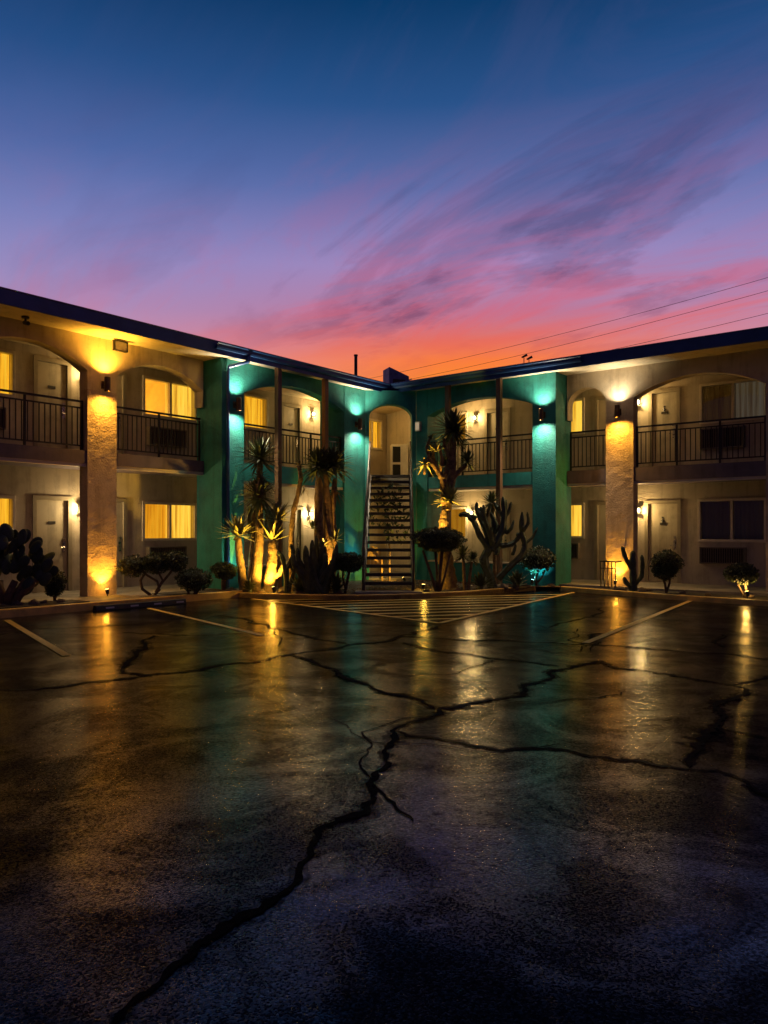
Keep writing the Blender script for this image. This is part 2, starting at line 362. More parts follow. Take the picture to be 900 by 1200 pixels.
cracks = [
 ([(-60, 812), (0, 809), (75, 805), (165, 794), (240, 782), (345, 768), (410, 756), (450, 752), (465, 747), (485, 742), (517, 734)], .060),
 ([(345, 768), (390, 784), (430, 802), (450, 811), (480, 822), (512, 831), (550, 829), (580, 821), (610, 815), (625, 802), (650, 792), (670, 785), (695, 775)], .065),
 ([(512, 831), (495, 843), (465, 857), (456, 875), (450, 900), (440, 920), (415, 950), (380, 980), (350, 1010), (332, 1048), (290, 1078), (240, 1092), (190, 1120), (150, 1160), (110, 1210)], .055),
 ([(465, 857), (480, 864), (540, 871), (595, 876), (670, 884), (730, 890), (770, 896), (840, 905), (905, 938), (980, 960)], .045),
 ([(472, 746), (530, 750), (590, 751), (670, 755), (700, 757), (760, 761), (840, 766), (900, 772), (980, 778)], .050),
 ([(470, 752), (500, 760), (540, 766), (590, 773), (640, 780), (665, 782)], .045),
 ([(695, 775), (730, 784), (780, 790), (830, 796), (860, 801), (900, 796), (970, 790)], .055),
 ([(862, 801), (872, 815), (840, 827), (843, 845), (835, 855), (822, 867), (820, 890), (816, 897)], .085),
 ([(843, 853), (870, 857), (910, 862)], .045),
 ([(180, 745), (160, 765), (148, 777), (152, 787), (165, 793)], .085),
 ([(255, 721), (300, 728), (325, 737), (350, 745), (410, 754)], .055),
 ([(-10, 746), (50, 737), (100, 735), (137, 733), (170, 731)], .030),
 ([(135, 741), (210, 744), (300, 743)], .035),
 ([(680, 755), (694, 748), (705, 742)], .060),
 ([(845, 742), (838, 752), (850, 759)], .040),
 ([(640, 735), (668, 728), (700, 722), (705, 712)], .030),
 ([(325, 737), (370, 733), (420, 730), (470, 733), (517, 734)], .035),
 ([(517, 734), (560, 731), (600, 729), (640, 735)], .030),
]
for pts, w in cracks:
    ribbon('crack', [gp(x, y) for x, y in pts], w * .60, M['tar'], .006, lot, ragged=1.1, step=.022, taper=True)
    ribbon('crack_edge', [gp(x, y) for x, y in pts], w * 1.8, M['crumble'], .003, lot, ragged=1.0, step=.03, taper=True)
rnd = random.Random(21)
for k in range(12):                                     # fine hairline branches
    pts, w = cracks[rnd.randrange(len(cracks))]; a = Vector(rnd.choice(pts)); p = gp(a.x, min(a.y, 840)); ang = rnd.uniform(0, 6.28); ch = [p]
    for j in range(rnd.randint(2, 5)):
        ang += rnd.gauss(0, .5); p = p + Vector((math.cos(ang), math.sin(ang), 0)) * rnd.uniform(.25, .7); ch.append(p)
    if max(q.y for q in ch) < 14.5: ribbon('hairline_crack', ch, rnd.uniform(.010, .018), M['tar'], .0055, lot, ragged=1.0, step=.03, taper=True)
def oval(cx, cy, r, seed):
    c = gp(cx, cy); mb = MB(); n = 14
    mb.v = [(c.x + math.cos(a) * r * (1 + .3 * noise.noise(Vector((a, seed, 0)))), c.y + math.sin(a) * r * .8, .0045) for a in [2 * math.pi * k / n for k in range(n)]]
    mb.f = [tuple(range(n))]; mb.build('tar_spot', M['crumble'], lot)
oval(514, 954, .035, 1); oval(537, 957, .022, 2); oval(620, 997, .022, 3)
for a, b, w in [((8, 727), (78, 769), .10), ((174, 713), (308, 745), .10), ((810, 704), (686, 754), .10),
                ((296, 702), (515, 730.5), .11), ((515, 730.5), (672, 694.5), .11)]:
    ribbon('painted_line', [gp(*a), gp(*b)], w, M['paint'], .008, lot, step=.1)
A, B, C = gp(296, 702), gp(515, 730.5), gp(672, 694.5)          # hatched no-parking triangle by the stairs
for k in range(1, 10):
    f_ = k / 10; ribbon('hatch_line', [A.lerp(B, f_), C.lerp(B, f_)], .14, M['paint'], .012, lot, step=.15)

# ------------------------------------------------------------------ walkways, kerbs and beds
def struct(name, mb, material, label, bevel=0):
    return tag(mb.build(name, material, bevel=bevel), label, name.replace('_', ' '), kind='structure')
def wbox(w, s0, s1, y0, y1, z0, z1, mb=None):
    return (mb or MB()).box((s0, y0, z0), (s1, y1, z1), WM[w])
struct('walkway', wbox('L', 1.5, 11.9, -1.18, 1.74, -.05, .14), M['floor'], 'concrete walkway along the wing with the lit golden pillar')
struct('walkway', wbox('R', -8.9, 1.5, -.40, 1.74, -.05, .138), M['floor'], 'concrete walkway along the wing with the dark curtained window')
struct('kerb', wbox('L', 1.5, 11.75, -1.33, -1.182, -.05, .145), M['kerb'], 'concrete kerb along the walkway by the golden pillar', .015)
rk_ = [gp(x, y, 0) for x, y in ((657, 692.3), (720, 697.5), (780, 702.4), (900, 710.6), (1010, 718), (1200, 731))]
def along(pts, off):
    o_ = []
    for k, p in enumerate(pts):
        d = pts[min(k + 1, len(pts) - 1)] - pts[max(k - 1, 0)]; d.z = 0; d.normalize(); q = p + Vector((-d.y, d.x, 0)) * off; o_.append((q.x, q.y))
    return o_
mb = MB(); mb.prism(along(rk_, 0) + along(rk_, .14)[::-1], lambda p: (p[0], p[1], .11), lambda p: (p[0], p[1], -.05))
struct('kerb', mb, M['kerb'], 'gold-lit concrete kerb along the narrow soil strip by the dark window', .015)
e0, e1 = at('R', 1.0, -.402), at('R', -8.85, -.402)
mb = MB(); mb.prism(along(rk_, .142) + [(e0.x, e0.y), (e1.x, e1.y)], lambda p: (p[0], p[1], .095), lambda p: (p[0], p[1], -.05))
struct('soil_strip', mb, M['soil'], 'dark soil strip with clipped shrubs beside the walkway')
struct('soil_patch', wbox('L', 9.75, 11.4, -1.10, -.42, .10, .152), M['soil'], 'soil patch under the clipped shrubs beside the golden pillar')
struct('soil_patch', wbox('L', 4.0, 7.9, -1.12, -.45, .10, .152), M['soil'], 'soil patch under the prickly pear cactus')
kp = [(256, 695), (266, 698.5), (285, 700.5), (330, 702), (380, 703), (425, 703.2), (470, 702.3), (505, 700.5), (547, 698.5), (591, 694.5), (627, 692), (656, 692)]
kerb = [gp(x, y, 0) for x, y in kp]
inner = [at('R', -8.45, -.62), at('R', -12.8, -.62), at('L', 16.7, -.62), at('L', 11.5, -.62)]
poly = [(p.x, p.y) for p in kerb] + [(p.x, p.y) for p in inner]
mb = MB(); mb.prism(poly, lambda p: (p[0], p[1], .095), lambda p: (p[0], p[1], -.05))
bed = struct('planting_bed', mb, M['soil'], 'gravelly planting bed with cacti and yuccas in front of the teal bays')
mb = MB()
nrm = []
for k, p in enumerate(kerb):
    d = (kerb[min(k + 1, len(kerb) - 1)] - kerb[max(k - 1, 0)]); d.z = 0; d.normalize(); nrm.append(Vector((-d.y, d.x, 0)))
pl = [(p.x, p.y) for p in kerb] + [((p + n * .15).x, (p + n * .15).y) for p, n in reversed(list(zip(kerb, nrm)))]
mb.prism(pl, lambda p: (p[0], p[1], .11), lambda p: (p[0], p[1], -.05))
struct('kerb', mb, M['kerb'], 'curved concrete kerb round the planting bed at the stairs', .015)
# gallery floors behind the teal fronts
mb = MB(); pts = [at('L', 11.9, -.55), at('L', 16.72, -.55), at('R', -12.8, -.55), at('R', -8.9, -.55), at('R', -8.9, 1.74), at('R', -14.85, 1.74), at('L', 20.7, 1.74), at('L', 11.9, 1.74)]
mb.prism([(p.x, p.y) for p in pts], lambda p: (p[0], p[1], .135), lambda p: (p[0], p[1], -.05))
struct('walkway', mb, M['floor'], 'concrete floor of the ground level gallery behind the stairs')
c0 = gp(425, 697, .12); c1 = gp(498, 697, .12)
mb = MB(); mb.box((-.75, 0, 0), (.75, .55, .045), Tr(Vector((.1, 16.85, .094))))
struct('stair_pad', mb, M['floor'], 'pale concrete pad at the foot of the stairs', .01)

# ------------------------------------------------------------------ the motel building
motel = thing('motel_building', 'L-shaped two-storey motel with arched galleries in tan and teal stucco', 'building', Vector((0, 0, 0)))
ZS = 5.53                                                        # soffit height
SLAB = {'L': (2.82, 3.15), 'R': (2.65, 3.05)}
def arch_pts(s0, s1, spring, apex, n=18):
    """points of a flattened arch from s1 back to s0"""
    cx, a, h = (s0 + s1) / 2, (s1 - s0) / 2, apex - spring
    r = (a * a + h * h) / (2 * h); zc = apex - r; t = math.asin(min(1, a / r)) if r >= a else math.pi / 2
    out = []
    for k in range(n + 1):
        if h >= a * .95: q = math.pi * k / n; out.append((cx + a * math.cos(q), spring + h * math.sin(q)))
        else: q = t - 2 * t * k / n; out.append((cx + r * math.sin(q), zc + r * math.cos(q)))
    return out
def ell_pts(s0, s1, spring, apex, n=18):
    cx, a, h = (s0 + s1) / 2, (s1 - s0) / 2, apex - spring
    return [(cx + a * math.cos(math.pi * k / n), spring + h * math.sin(math.pi * k / n)) for k in range(n + 1)]
def upper_wall(name, w, s0, s1, arches, zlow, material, y0, y1, parent=motel, ztop=ZS):
    poly = [(s0, zlow), ]
    for (a0, a1, sp_, ap, fn) in arches:
        poly += [(a0, zlow)] + fn(a0, a1, sp_, ap)[::-1] + [(a1, zlow)]
    poly += [(s1, zlow), (s1, ztop), (s0, ztop)]
    seen = []; [seen.append(p) for p in poly if not seen or (abs(p[0] - seen[-1][0]) + abs(p[1] - seen[-1][1])) > 1e-5]
    mb = MB(); mb.prism(seen, lambda p: (p[0], y0, p[1]), lambda p: (p[0], y1, p[1]))
    return mb.build(name, material, parent, WM[w])
# tan arcades (pillars stand below them)
upper_wall('arcade_wall', 'L', 1.9, 11.46, [(2.9, 5.36, 4.80, 5.21, arch_pts), (6.03, 8.50, 4.80, 5.21, arch_pts), (9.17, 11.44, 4.80, 5.20, arch_pts)], 4.42, M['tan'], 0, .30)
upper_wall('arcade_wall', 'R', -8.44, 1.0, [(-8.42, -7.40, 4.72, 5.15, ell_pts), (-6.70, -3.74, 4.76, 5.16, arch_pts), (-3.05, -.1, 4.76, 5.16, arch_pts)], 4.36, M['tan'], 0, .30)
def wpart(name, w, s0, s1, y0, y1, z0, z1, material, parent=motel, bevel=0):
    return MB().box((s0, y0, z0), (s1, y1, z1)).build(name, material, parent, WM[w], bevel=bevel)
def pillar(w, s0, s1, z1):
    """rough hand-trowelled stucco pillar"""
    mb = MB(); nx, nz, d = 8, 60, .30
    ring = [(s0 + (s1 - s0) * k / nx, 0) for k in range(nx + 1)] + [(s1, d), (s0, d)]
    n = len(ring)
    for j in range(nz + 1):
        z = .10 + (z1 - .10) * j / nz
        for (x, y) in ring:
            k = .012 * noise.noise(Vector((x * 5, z * 7, y))) + .006 * noise.noise(Vector((x * 17, z * 19, 3))) if y == 0 and 0 < j < nz else 0
            mb.v.append((x, y + min(.006, k), z))
    for j in range(nz):
        for k in range(n):
            a, b = j * n + k, j * n + (k + 1) % n; mb.f.append((a, b, b + n, a + n))
    mb.f.append(tuple(range(n))[::-1]); mb.f.append(tuple(nz * n + k for k in range(n)))
    mb.build('pillar', M['pillar'], motel, WM[w])
pillar('L', 5.36, 6.03, 4.42); pillar('L', 8.50, 9.17, 4.42); pillar('L', 1.9, 2.9, 4.42)
pillar('R', -7.40, -6.70, 4.36); pillar('R', -3.74, -3.05, 4.36); pillar('R', -.1, 1.0, 4.36)
# teal fronts, proud of the tan walls
TY = -.60
for w, s0, s1 in (('L', 11.52, 12.19), ('L', 15.84, 16.74), ('R', -9.12, -8.47), ('R', -12.82, -12.43)):
    wpart('column', w, s0, s1, TY, .32, .0, ZS, M['teal'])
for w, s0, s1, sp_, ap in (('L', 12.19, 15.84, 4.80, 5.20), ('R', -12.43, -9.12, 4.78, 5.12)):
    upper_wall('arch_wall', w, s0, s1, [(s0 + .004, s1 - .004, sp_, ap, arch_pts)], sp_ - .002, M['teal'], TY + .012, TY + .34)
    zb, zt = SLAB[w]; zb = 2.70
    wpart('beam', w, s0, s1, TY + .03, TY + .22, zb, zt - .02, M['tealtrim'])
    wpart('low_wall', w, s0, s1, TY + .02, TY + .20, .0, .62, M['tealtrim'])
    wpart('sill', w, s0, s1, TY - .01, TY + .23, .62, .66, M['cream'])
    wpart('trim_board', w, s0, s1, TY + .05, TY + .16, zb - .07, zb - .002, M['cream'])
# chamfered corner with the stair arch
PL, PR = at('L', 16.74, TY), at('R', -12.82, TY); cu = (PR - PL); CW = cu.length; cu.normalize(); cn = Vector((cu.y, -cu.x, 0))
MC = frame(cu, cn, PL); WM['C'] = MC
j0, j1 = .12, CW - .12
wpart('jamb', 'C', 0.003, j0, .0, .30, 0, 4.74, M['teal']); wpart('jamb', 'C', j1, CW - .003, .0, .30, 0, 4.74, M['teal'])
upper_wall('arch_wall', 'C', 0.003, CW - .003, [(j0 + .002, j1 - .002, 4.76, 5.14, ell_pts)], 4.74, M['teal'], 0, .30)
# gallery slabs
for w, s0, s1, y0 in (('L', 1.9, 11.50, .03), ('R', -8.45, 1.0, .03), ('L', 11.56, 16.72, TY + .24), ('R', -12.80, -8.50, TY + .24)):
    zb, zt = SLAB[w]
    wpart('gallery_floor', w, s0, s1, y0, 1.745, zb + .07, zt, M['plum'] if y0 > 0 else M['floor'])
    if y0 > 0: wpart('trim_board', w, s0, s1, y0 + .02, y0 + .12, zb, zb + .068, M['cream'])
mb = MB(); pts = [MC @ Vector((.1, .05, 0)), MC @ Vector((CW - .1, .05, 0)), at('R', -12.86, -.2), at('R', -12.86, 1.73), at('R', -14.8, 1.73), at('L', 20.65, 1.73), at('L', 16.76, 1.73), at('L', 16.76, -.2)]
mb.prism([(p.x, p.y) for p in pts], lambda p: (p[0], p[1], 3.09), lambda p: (p[0], p[1], 2.80))
mb.build('landing_floor', M['floor'], motel)

# back walls with real openings
def holed_wall(w, s0, s1, z0, z1, holes, y, thick, material):
    xs = sorted({s0, s1} | {h[0] for h in holes} | {h[1] for h in holes}); zs = sorted({z0, z1} | {h[2] for h in holes} | {h[3] for h in holes})
    mb = MB(); mb.open = True
    for a, b in zip(xs, xs[1:]):
        for c, d in zip(zs, zs[1:]):
            mx_, mz = (a + b) / 2, (c + d) / 2
            if any(h[0] < mx_ < h[1] and h[2] < mz < h[3] for h in holes): continue
            mb.quad((a, y, c), (b, y, c), (b, y, d), (a, y, d)); mb.quad((b, y + thick, c), (a, y + thick, c), (a, y + thick, d), (b, y + thick, d))
    for a, b, c, d in holes:
        mb.quad((a, y, c), (a, y + thick, c), (a, y + thick, d), (a, y, d)); mb.quad((b, y + thick, c), (b, y, c), (b, y, d), (b, y + thick, d))
        mb.quad((a, y, c), (b, y, c), (b, y + thick, c), (a, y + thick, c)); mb.quad((a, y + thick, d), (b, y + thick, d), (b, y, d), (a, y, d))
    return mb.build('back_wall', material, motel, WM[w])
BY = 1.75
winL = [(6.25, 7.80, 4.38, 5.27, 'lit'), (11.04, 12.58, 4.38, 5.27, 'open'), (14.25, 15.10, 4.42, 5.30, 'lit'), (19.45, 20.42, 4.32, 5.24, 'lit'),
        (6.25, 7.80, 1.28, 2.19, 'lit'), (11.03, 12.56, 1.30, 2.17, 'lit'), (14.35, 15.60, 1.25, 2.15, 'dark'), (17.75, 19.0, 4.42, 5.27, 'dark')]
dooL = [(8.31, 9.06, 5.26, 3.16), (9.72, 10.47, 5.26, 3.16), (8.29, 9.08, 2.21, .15), (9.70, 10.49, 2.21, .15), (15.76, 16.48, 5.24, 3.16), (15.80, 16.54, 2.17, .15), (3.2, 4.0, 5.26, 3.16), (3.2, 4.0, 2.21, .15)]
winR = [(-5.58, -4.10, 4.26, 5.17, 'room'), (-9.55, -8.77, 4.26, 5.17, 'lit'), (-13.62, -12.60, 4.30, 5.14, 'dim'), (-14.40, -13.66, 4.30, 5.14, 'lit'),
        (-5.62, -4.12, 1.27, 2.25, 'dark'), (-9.60, -8.78, 1.34, 2.23, 'lit'), (-14.0, -13.40, 1.30, 2.24, 'lit'), (-13.30, -12.60, 1.30, 2.19, 'dim')]
dooR = [(-6.87, -6.17, 5.15, 3.06), (-8.36, -7.62, 5.15, 3.06), (-6.97, -6.15, 2.24, .15), (-8.36, -7.62, 2.24, .15), (-11.88, -11.10, 5.12, 3.06), (-11.9, -11.12, 2.20, .15), (-3.5, -2.7, 5.15, 3.06), (-3.5, -2.7, 2.24, .15)]
for w, s0, s1, wins, doors in (('L', 1.9, 20.75, winL, dooL), ('R', -14.86, 1.0, winR, dooR)):
    holed_wall(w, s0, s1, .0, ZS - .002, [h[:4] for h in wins] + [(d[0], d[1], d[3], d[2]) for d in doors], BY, .16, M['back'])
def facet(name, a, b, z0, z1, material):
    n = Vector(((b - a).y, -(b - a).x, 0)).normalized() * -.15
    mb = MB(); mb.prism([(a.x, a.y), (b.x, b.y), (b.x + n.x, b.y + n.y), (a.x + n.x, a.y + n.y)], lambda p: (p[0], p[1], z1), lambda p: (p[0], p[1], z0))
    return mb.build(name, material, motel)
facet('back_wall', at('L', 20.745, BY + .004), at('R', -14.855, BY + .004), 0, ZS - .003, M['back'])
# rooms behind are closed off
for w, s0, s1 in (('L', 1.9, 20.9), ('R', -14.9, 1.0)):
    wpart('rear_wall', w, s0, s1, 6.6, 6.75, 0, ZS - .004, M['back'])
wpart('end_wall', 'L', 1.75, 1.9, .31, 6.75, 0, ZS - .004, M['tan']); wpart('end_wall', 'R', 1.0, 1.15, .31, 6.75, 0, ZS - .004, M['tan'])

def window(w, s0, s1, z0, z1, state):
    """sliding window: proud frame, two panes and a hanging curtain"""
    Wd, Hh = s1 - s0, z1 - z0; t_ = .055
    mb = MB(); y0, y1 = -.035, .10
    mb.box((-t_, y0, -t_), (Wd + t_, y1, .012)); mb.box((-t_, y0, Hh - .012), (Wd + t_, y1, Hh + t_))
    mb.box((-t_, y0, .012), (.012, y1, Hh - .012)); mb.box((Wd - .012, y0, .012), (Wd + t_, y1, Hh - .012))
    fr_ = mb.build('window', M['wframe'], motel, WM[w] @ Tr((s0, BY, z0)), bevel=.006)
    if Wd > .9: MB().box((Wd / 2 - .03, -.02, .013), (Wd / 2 + .03, .08, Hh - .013)).build('mullion', M['wframe'], fr_)
    halves = [(.013, Wd / 2 - .031), (Wd / 2 + .031, Wd - .013)] if Wd > .9 else [(.013, Wd - .013)]
    for k, (a, b) in enumerate(halves):
        mb = MB(); mb.open = True; mb.quad((a, .03, .013), (b, .03, .013), (b, .03, Hh - .013), (a, .03, Hh - .013)); mb.build('pane', M['glass'], fr_)
        mm = {'lit': random.choice((M['curt'], M['curt_b'], M['curt_c'])), 'open': M['curt_c'], 'dark': M['curtd'], 'dim': M['curt2'], 'room': M['curt3'] if k == 0 else M['curtp']}[state]
        if state == 'open' and k == 0:              # drawn back curtain: a lit room with a bedside lamp
            mb = MB(); mb.open = True; x0, x1, y1_ = a - .5, b + .25, 1.5
            mb.quad((x0, y1_, -.6), (x1, y1_, -.6), (x1, y1_, Hh + .12), (x0, y1_, Hh + .12)); mb.quad((x0, .17, -.6), (x0, y1_, -.6), (x0, y1_, Hh + .12), (x0, .17, Hh + .12)); mb.quad((x1, .17, -.6), (x1, y1_, -.6), (x1, y1_, Hh + .12), (x1, .17, Hh + .12)); mb.quad((x0, .17, Hh + .12), (x1, .17, Hh + .12), (x1, y1_, Hh + .12), (x0, y1_, Hh + .12)); mb.quad((x0, .17, -.6), (x1, .17, -.6), (x1, y1_, -.6), (x0, y1_, -.6))
            mb.build('room', M['roomwall'], fr_); MB().tube([(a + .28, 1.1, .22), (a + .28, 1.1, .46)], [.16, .10], 14).build('bedside_lamp', M['e_gold'], fr_)
            MB().box((a - .1, 1.0, -.4), (b, 1.45, .05)).build('headboard', M['wood'], fr_); b = a + .10
        mb = MB(); mb.open = True; n = 40; ph = random.random() * 6; fq = random.uniform(26, 48)
        a2, b2 = a - (.08 if k == 0 else .02), b + (.08 if k == len(halves) - 1 else 0 if state == 'open' else .02)
        for j in range(n + 1):
            x = a2 + (b2 - a2) * j / n; yy = .165 + .03 * math.sin(x * fq + ph + 1.3 * math.sin(x * 7)) + .012 * math.sin(x * 90)
            mb.v += [(x, yy + .04, -.1), (x, yy + .04, Hh + .1)]
            if j: i = 2 * j; mb.f.append((i - 2, i, i + 1, i - 1))
        mb.build('curtain', mm, fr_, smooth=True)
    return fr_
def door(w, s0, s1, zt, zb, emblem=False, hinge_left=True):
    Wd, Hh = s1 - s0, zt - zb
    d = MB().box((.035, .035, .012), (Wd - .035, .08, Hh - .035)).build('door', M['door'], motel, WM[w] @ Tr((s0, BY, zb)), bevel=.004)
    t_ = .06; mb = MB()
    mb.box((-t_, -.025, 0), (.03, .12, Hh + t_)); mb.box((Wd - .03, -.025, 0), (Wd + t_, .12, Hh + t_)); mb.box((.03, -.025, Hh - .03), (Wd - .03, .12, Hh + t_))
    mb.build('frame', M['trim'], d)
    xh = Wd - .11 if hinge_left else .11
    mb = MB(); mb.box((xh - .03, .018, .86), (xh + .03, .035, 1.12)); mb.tube([(xh, .03, .97), (xh, -.03, .97), (xh - .10 * (1 if hinge_left else -1), -.035, .97)], .012, 8)
    mb.tube([(xh, .03, 1.18), (xh, .0, 1.18)], .03, 12); mb.build('handle', M['steel'], d)
    mb = MB(); xc = Wd * .5; mb.box((xc - .085, .022, 1.50), (xc + .085, .034, 1.56))
    if emblem:      # small dark figure mounted over the number plate
        mb.tube([(xc - .01, .028, 1.57), (xc - .015, .028, 1.66)], [.03, .018], 8); mb.ball((xc - .01, .028, 1.69), (.022, .01, .022), 8, 5)
        mb.box((xc - .055, .024, 1.60), (xc + .04, .033, 1.625)); mb.box((xc - .045, .024, 1.70), (xc + .025, .033, 1.708))
    mb.build('number_plate', M['plate'], d)
    return d
for h in winL: window('L', *h)
for h in winR: window('R', *h)
for k, h in enumerate(dooL): door('L', *h, emblem=False)
for k, h in enumerate(dooR): door('R', *h, emblem=True)

# railings
bal_me = MB().box((-.009, -.009, 0), (.009, .009, 1)).mesh('baluster', M['iron'])
def railing(w, s0, s1, y, zf, zt, gap=.115):
    r = MB().box((s0, y - .02, zt - .04), (s1, y + .02, zt)).build('railing', M['iron'], motel, WM[w])
    MB().box((s0, y - .015, zt - .17), (s1, y + .015, zt - .14)).build('middle_rail', M['iron'], r); MB().box((s0, y - .015, zf + .09), (s1, y + .015, zf + .12)).build('bottom_rail', M['iron'], r)
    n = max(2, round((s1 - s0) / gap)); hgt = zt - .17 - zf - .12
    for k in range(1, n):
        place('baluster', bal_me, r, Tr((s0 + (s1 - s0) * k / n, y, zf + .12)) @ Matrix.Diagonal((1, 1, hgt, 1)))
    np_ = max(1, round((s1 - s0) / 1.1))
    for k in range(np_ + 1):
        x = min(max(s0 + (s1 - s0) * k / np_, s0 + .022), s1 - .022)
        MB().box((x - .02, y - .021, zf), (x + .02, y + .021, zt - .045)).build('post', M['iron'], r)
    return r
railing('L', 2.92, 5.34, .15, 3.15, 4.19); railing('L', 6.05, 8.48, .15, 3.15, 4.19); railing('L', 9.19, 11.48, .15, 3.15, 4.18)
railing('L', 12.21, 15.82, TY + .12, 3.13, 4.10); railing('R', -12.41, -9.14, TY + .12, 3.03, 4.04)
railing('R', -8.42, -7.42, .15, 3.05, 4.07); railing('R', -6.68, -3.76, .15, 3.05, 4.07); railing('R', -3.03, -.12, .15, 3.05, 4.07)

# roof: soffit, deck, fascia, drip edge, gutter, downspout
OV = -.90
outer = [at('L', 1.6, OV), at('L', 17.486, OV), at('R', 1.3, OV), at('R', 1.3, 6.9), at('R', -DL - 6.9, 6.9), at('L', 1.6, 6.9)]
oc = [(p.x, p.y) for p in outer]
roof = MB().prism(oc, lambda p: (p[0], p[1], 5.735), lambda p: (p[0], p[1], 5.575)).build('roof', M['navy'], motel)
MB().prism(oc, lambda p: (p[0], p[1], 5.573), lambda p: (p[0], p[1], ZS)).build('soffit', M['soffit'], roof)
sC, sCR = 17.486, -13.569
for w, a, b in (('L', 1.6, sC), ('R', sCR, 1.3)):
    k = .035
    MB().box((a if w == 'L' else a - k, OV - .035, 5.495), (b + k if w == 'L' else b, OV - .002, 5.765)).build('fascia', M['navy'], roof, WM[w] @ Tr((0, .001 if w == 'R' else 0, .001 if w == 'R' else 0)))
    MB().box((a, OV - .055, 5.768), (b, OV + .05, 5.782)).build('drip_edge', M['drip'], roof, WM[w])
def gutter(w, a, b):
    mb = MB(); y0 = OV - .037; prof = [(y0, 5.60), (y0 - .07, 5.60), (y0 - .085, 5.64), (y0 - .085, 5.69), (y0 - .12, 5.72), (y0 - .12, 5.745), (y0 - .105, 5.745), (y0 - .105, 5.725), (y0 - .07, 5.70), (y0 - .07, 5.615), (y0, 5.615)]
    mb.prism(prof, lambda p: (a, p[0], p[1]), lambda p: (b, p[0], p[1]))
    mb.build('gutter', M['navy'], roof, WM[w])
gutter('L', 11.05, 17.32); gutter('R', -13.45, -7.62)
mb = MB(); mb.tube([(12.0, -1.0, 5.60), (12.0, -1.0, 5.46), (11.68, -.66, 5.33), (11.66, -.655, 5.2), (11.66, -.655, .18), (11.64, -.75, .14)], .04, 10)
mb.build('downspout', M['navy'], motel, ML)
for w, px in (('L', 326), ('L', 381), ('R', 525), ('R', 585)):
    u, n, d = (uL, nL, DL) if w == 'L' else (uR, nR, DR); y = -.80
    tx = (px - 450) / FPX; Y = -(d + y) / (tx * n.x + n.y); s = Vector((tx * Y, Y, 0)).dot(u)
    MB().box((s - .065, y - .065, .05), (s + .065, y + .065, ZS - .003)).build('timber_post', M['wood'], motel, WM[w], bevel=.008)

# ------------------------------------------------------------------ fixtures on the building
def sconce(w, s, y, z, label, up, down, eu, ed, mu, md):
    t = thing('wall_sconce', label, 'wall lamp', WM[w] @ Tr((s, y, z)), 'up and down wall lamps on the columns')
    mb = MB(); mb.tube([(0, -.15, -.15), (0, -.15, .15)], .062, 16, caps=False); mb.tube([(0, -.15, -.149), (0, -.15, .149)], .056, 16, caps=False)
    mb.build('shade', M['bronze'], t, smooth=True)
    mb = MB(); mb.box((-.05, -.022, -.08), (.05, -.002, .08)); mb.box((-.018, -.096, -.03), (.018, -.021, .03)); mb.build('wall_bracket', M['bronze'], t)
    MB().tube([(0, -.15, .06), (0, -.15, .075)], .054, 14).build('upper_bulb', mu, t); MB().tube([(0, -.15, -.075), (0, -.15, -.06)], .054, 14).build('lower_bulb', md, t)
    light('SPOT', t, (0, -.215, .15), eu, up, .03, (0, .10, 1), 128, .95); light('SPOT', t, (0, -.215, -.15), ed, down, .03, (0, .06, -1), 150, 1)
sconce('L', 8.86, -.003, 4.55, 'bronze up and down wall lamp glowing gold on the tan pillar', GOLD, GOLD, 60, 40, M['e_gold'], M['e_gold'])
sconce('L', 11.90, TY, 4.47, 'bronze wall lamp on the teal column beside the downspout', PALE, PALE, 42, 46, M['e_pale'], M['e_pale'])
sconce('L', 16.33, TY, 4.50, 'bronze wall lamp on the teal column beside the stair arch', PALE, PALE, 42, 44, M['e_pale'], M['e_warm'])
sconce('R', -8.80, TY, 4.46, 'bronze wall lamp on the teal column next to the small tan arch', PALE, PALE, 42, 46, M['e_pale'], M['e_gold'])
sconce('R', -7.05, -.003, 4.44, 'bronze wall lamp with amber lower beam on the pillar above the cage', PALE, GOLD, 24, 46, M['e_pale'], M['e_gold'])

def lantern(w, s, z, label, e=16, col=WARM, y=BY):
    t = thing('wall_lantern', label, 'wall lamp', WM[w] @ Tr((s, y, z)), 'wall lanterns beside the room doors')
    mb = MB(); mb.box((-.04, -.02, -.07), (.04, -.002, .07)); mb.tube([(0, -.02, .05), (0, -.09, .09), (0, -.09, .075)], .009, 6); mb.build('wall_bracket', M['iron'], t)
    mb = MB(); mb.box((-.055, -.145, .062), (.055, -.035, .075)); mb.box((-.05, -.14, -.085), (.05, -.04, -.075))
    for x in (-.05, .042):
        for yy in (-.14, -.048): mb.box((x, yy, -.075), (x + .008, yy + .008, .062))
    mb.build('cage', M['iron'], t)
    MB().ball((0, -.09, -.005), (.034, .034, .055), 12, 8).build('bulb', M['e_warm'], t, smooth=True)
    light('POINT', t, (0, -.18, -.01), e, col, .05)
lantern('L', 9.40, 5.08, 'lit wall lantern beside the upper gallery door next to the tan pillar', 9)
lantern('L', 9.34, 2.00, 'bright wall lantern beside the ground floor door next to the golden pillar', 20, (1, .70, .32))
lantern('L', 16.98, 5.10, 'lit wall lantern by the upper door behind two timber posts', 17)
lantern('L', 16.86, 2.02, 'lit wall lantern by the ground floor door behind the yuccas', 20, (1, .70, .32))
lantern('R', -12.24, 4.98, 'lit wall lantern on the upper gallery above the candelabra cactus', 15)
lantern('R', -12.35, 2.06, 'lit wall lantern on the ground floor behind the candelabra cactus', 15)
lantern('R', -7.18, 4.93, 'lit wall lantern beside the upper door near the pillar with the cage', 15)
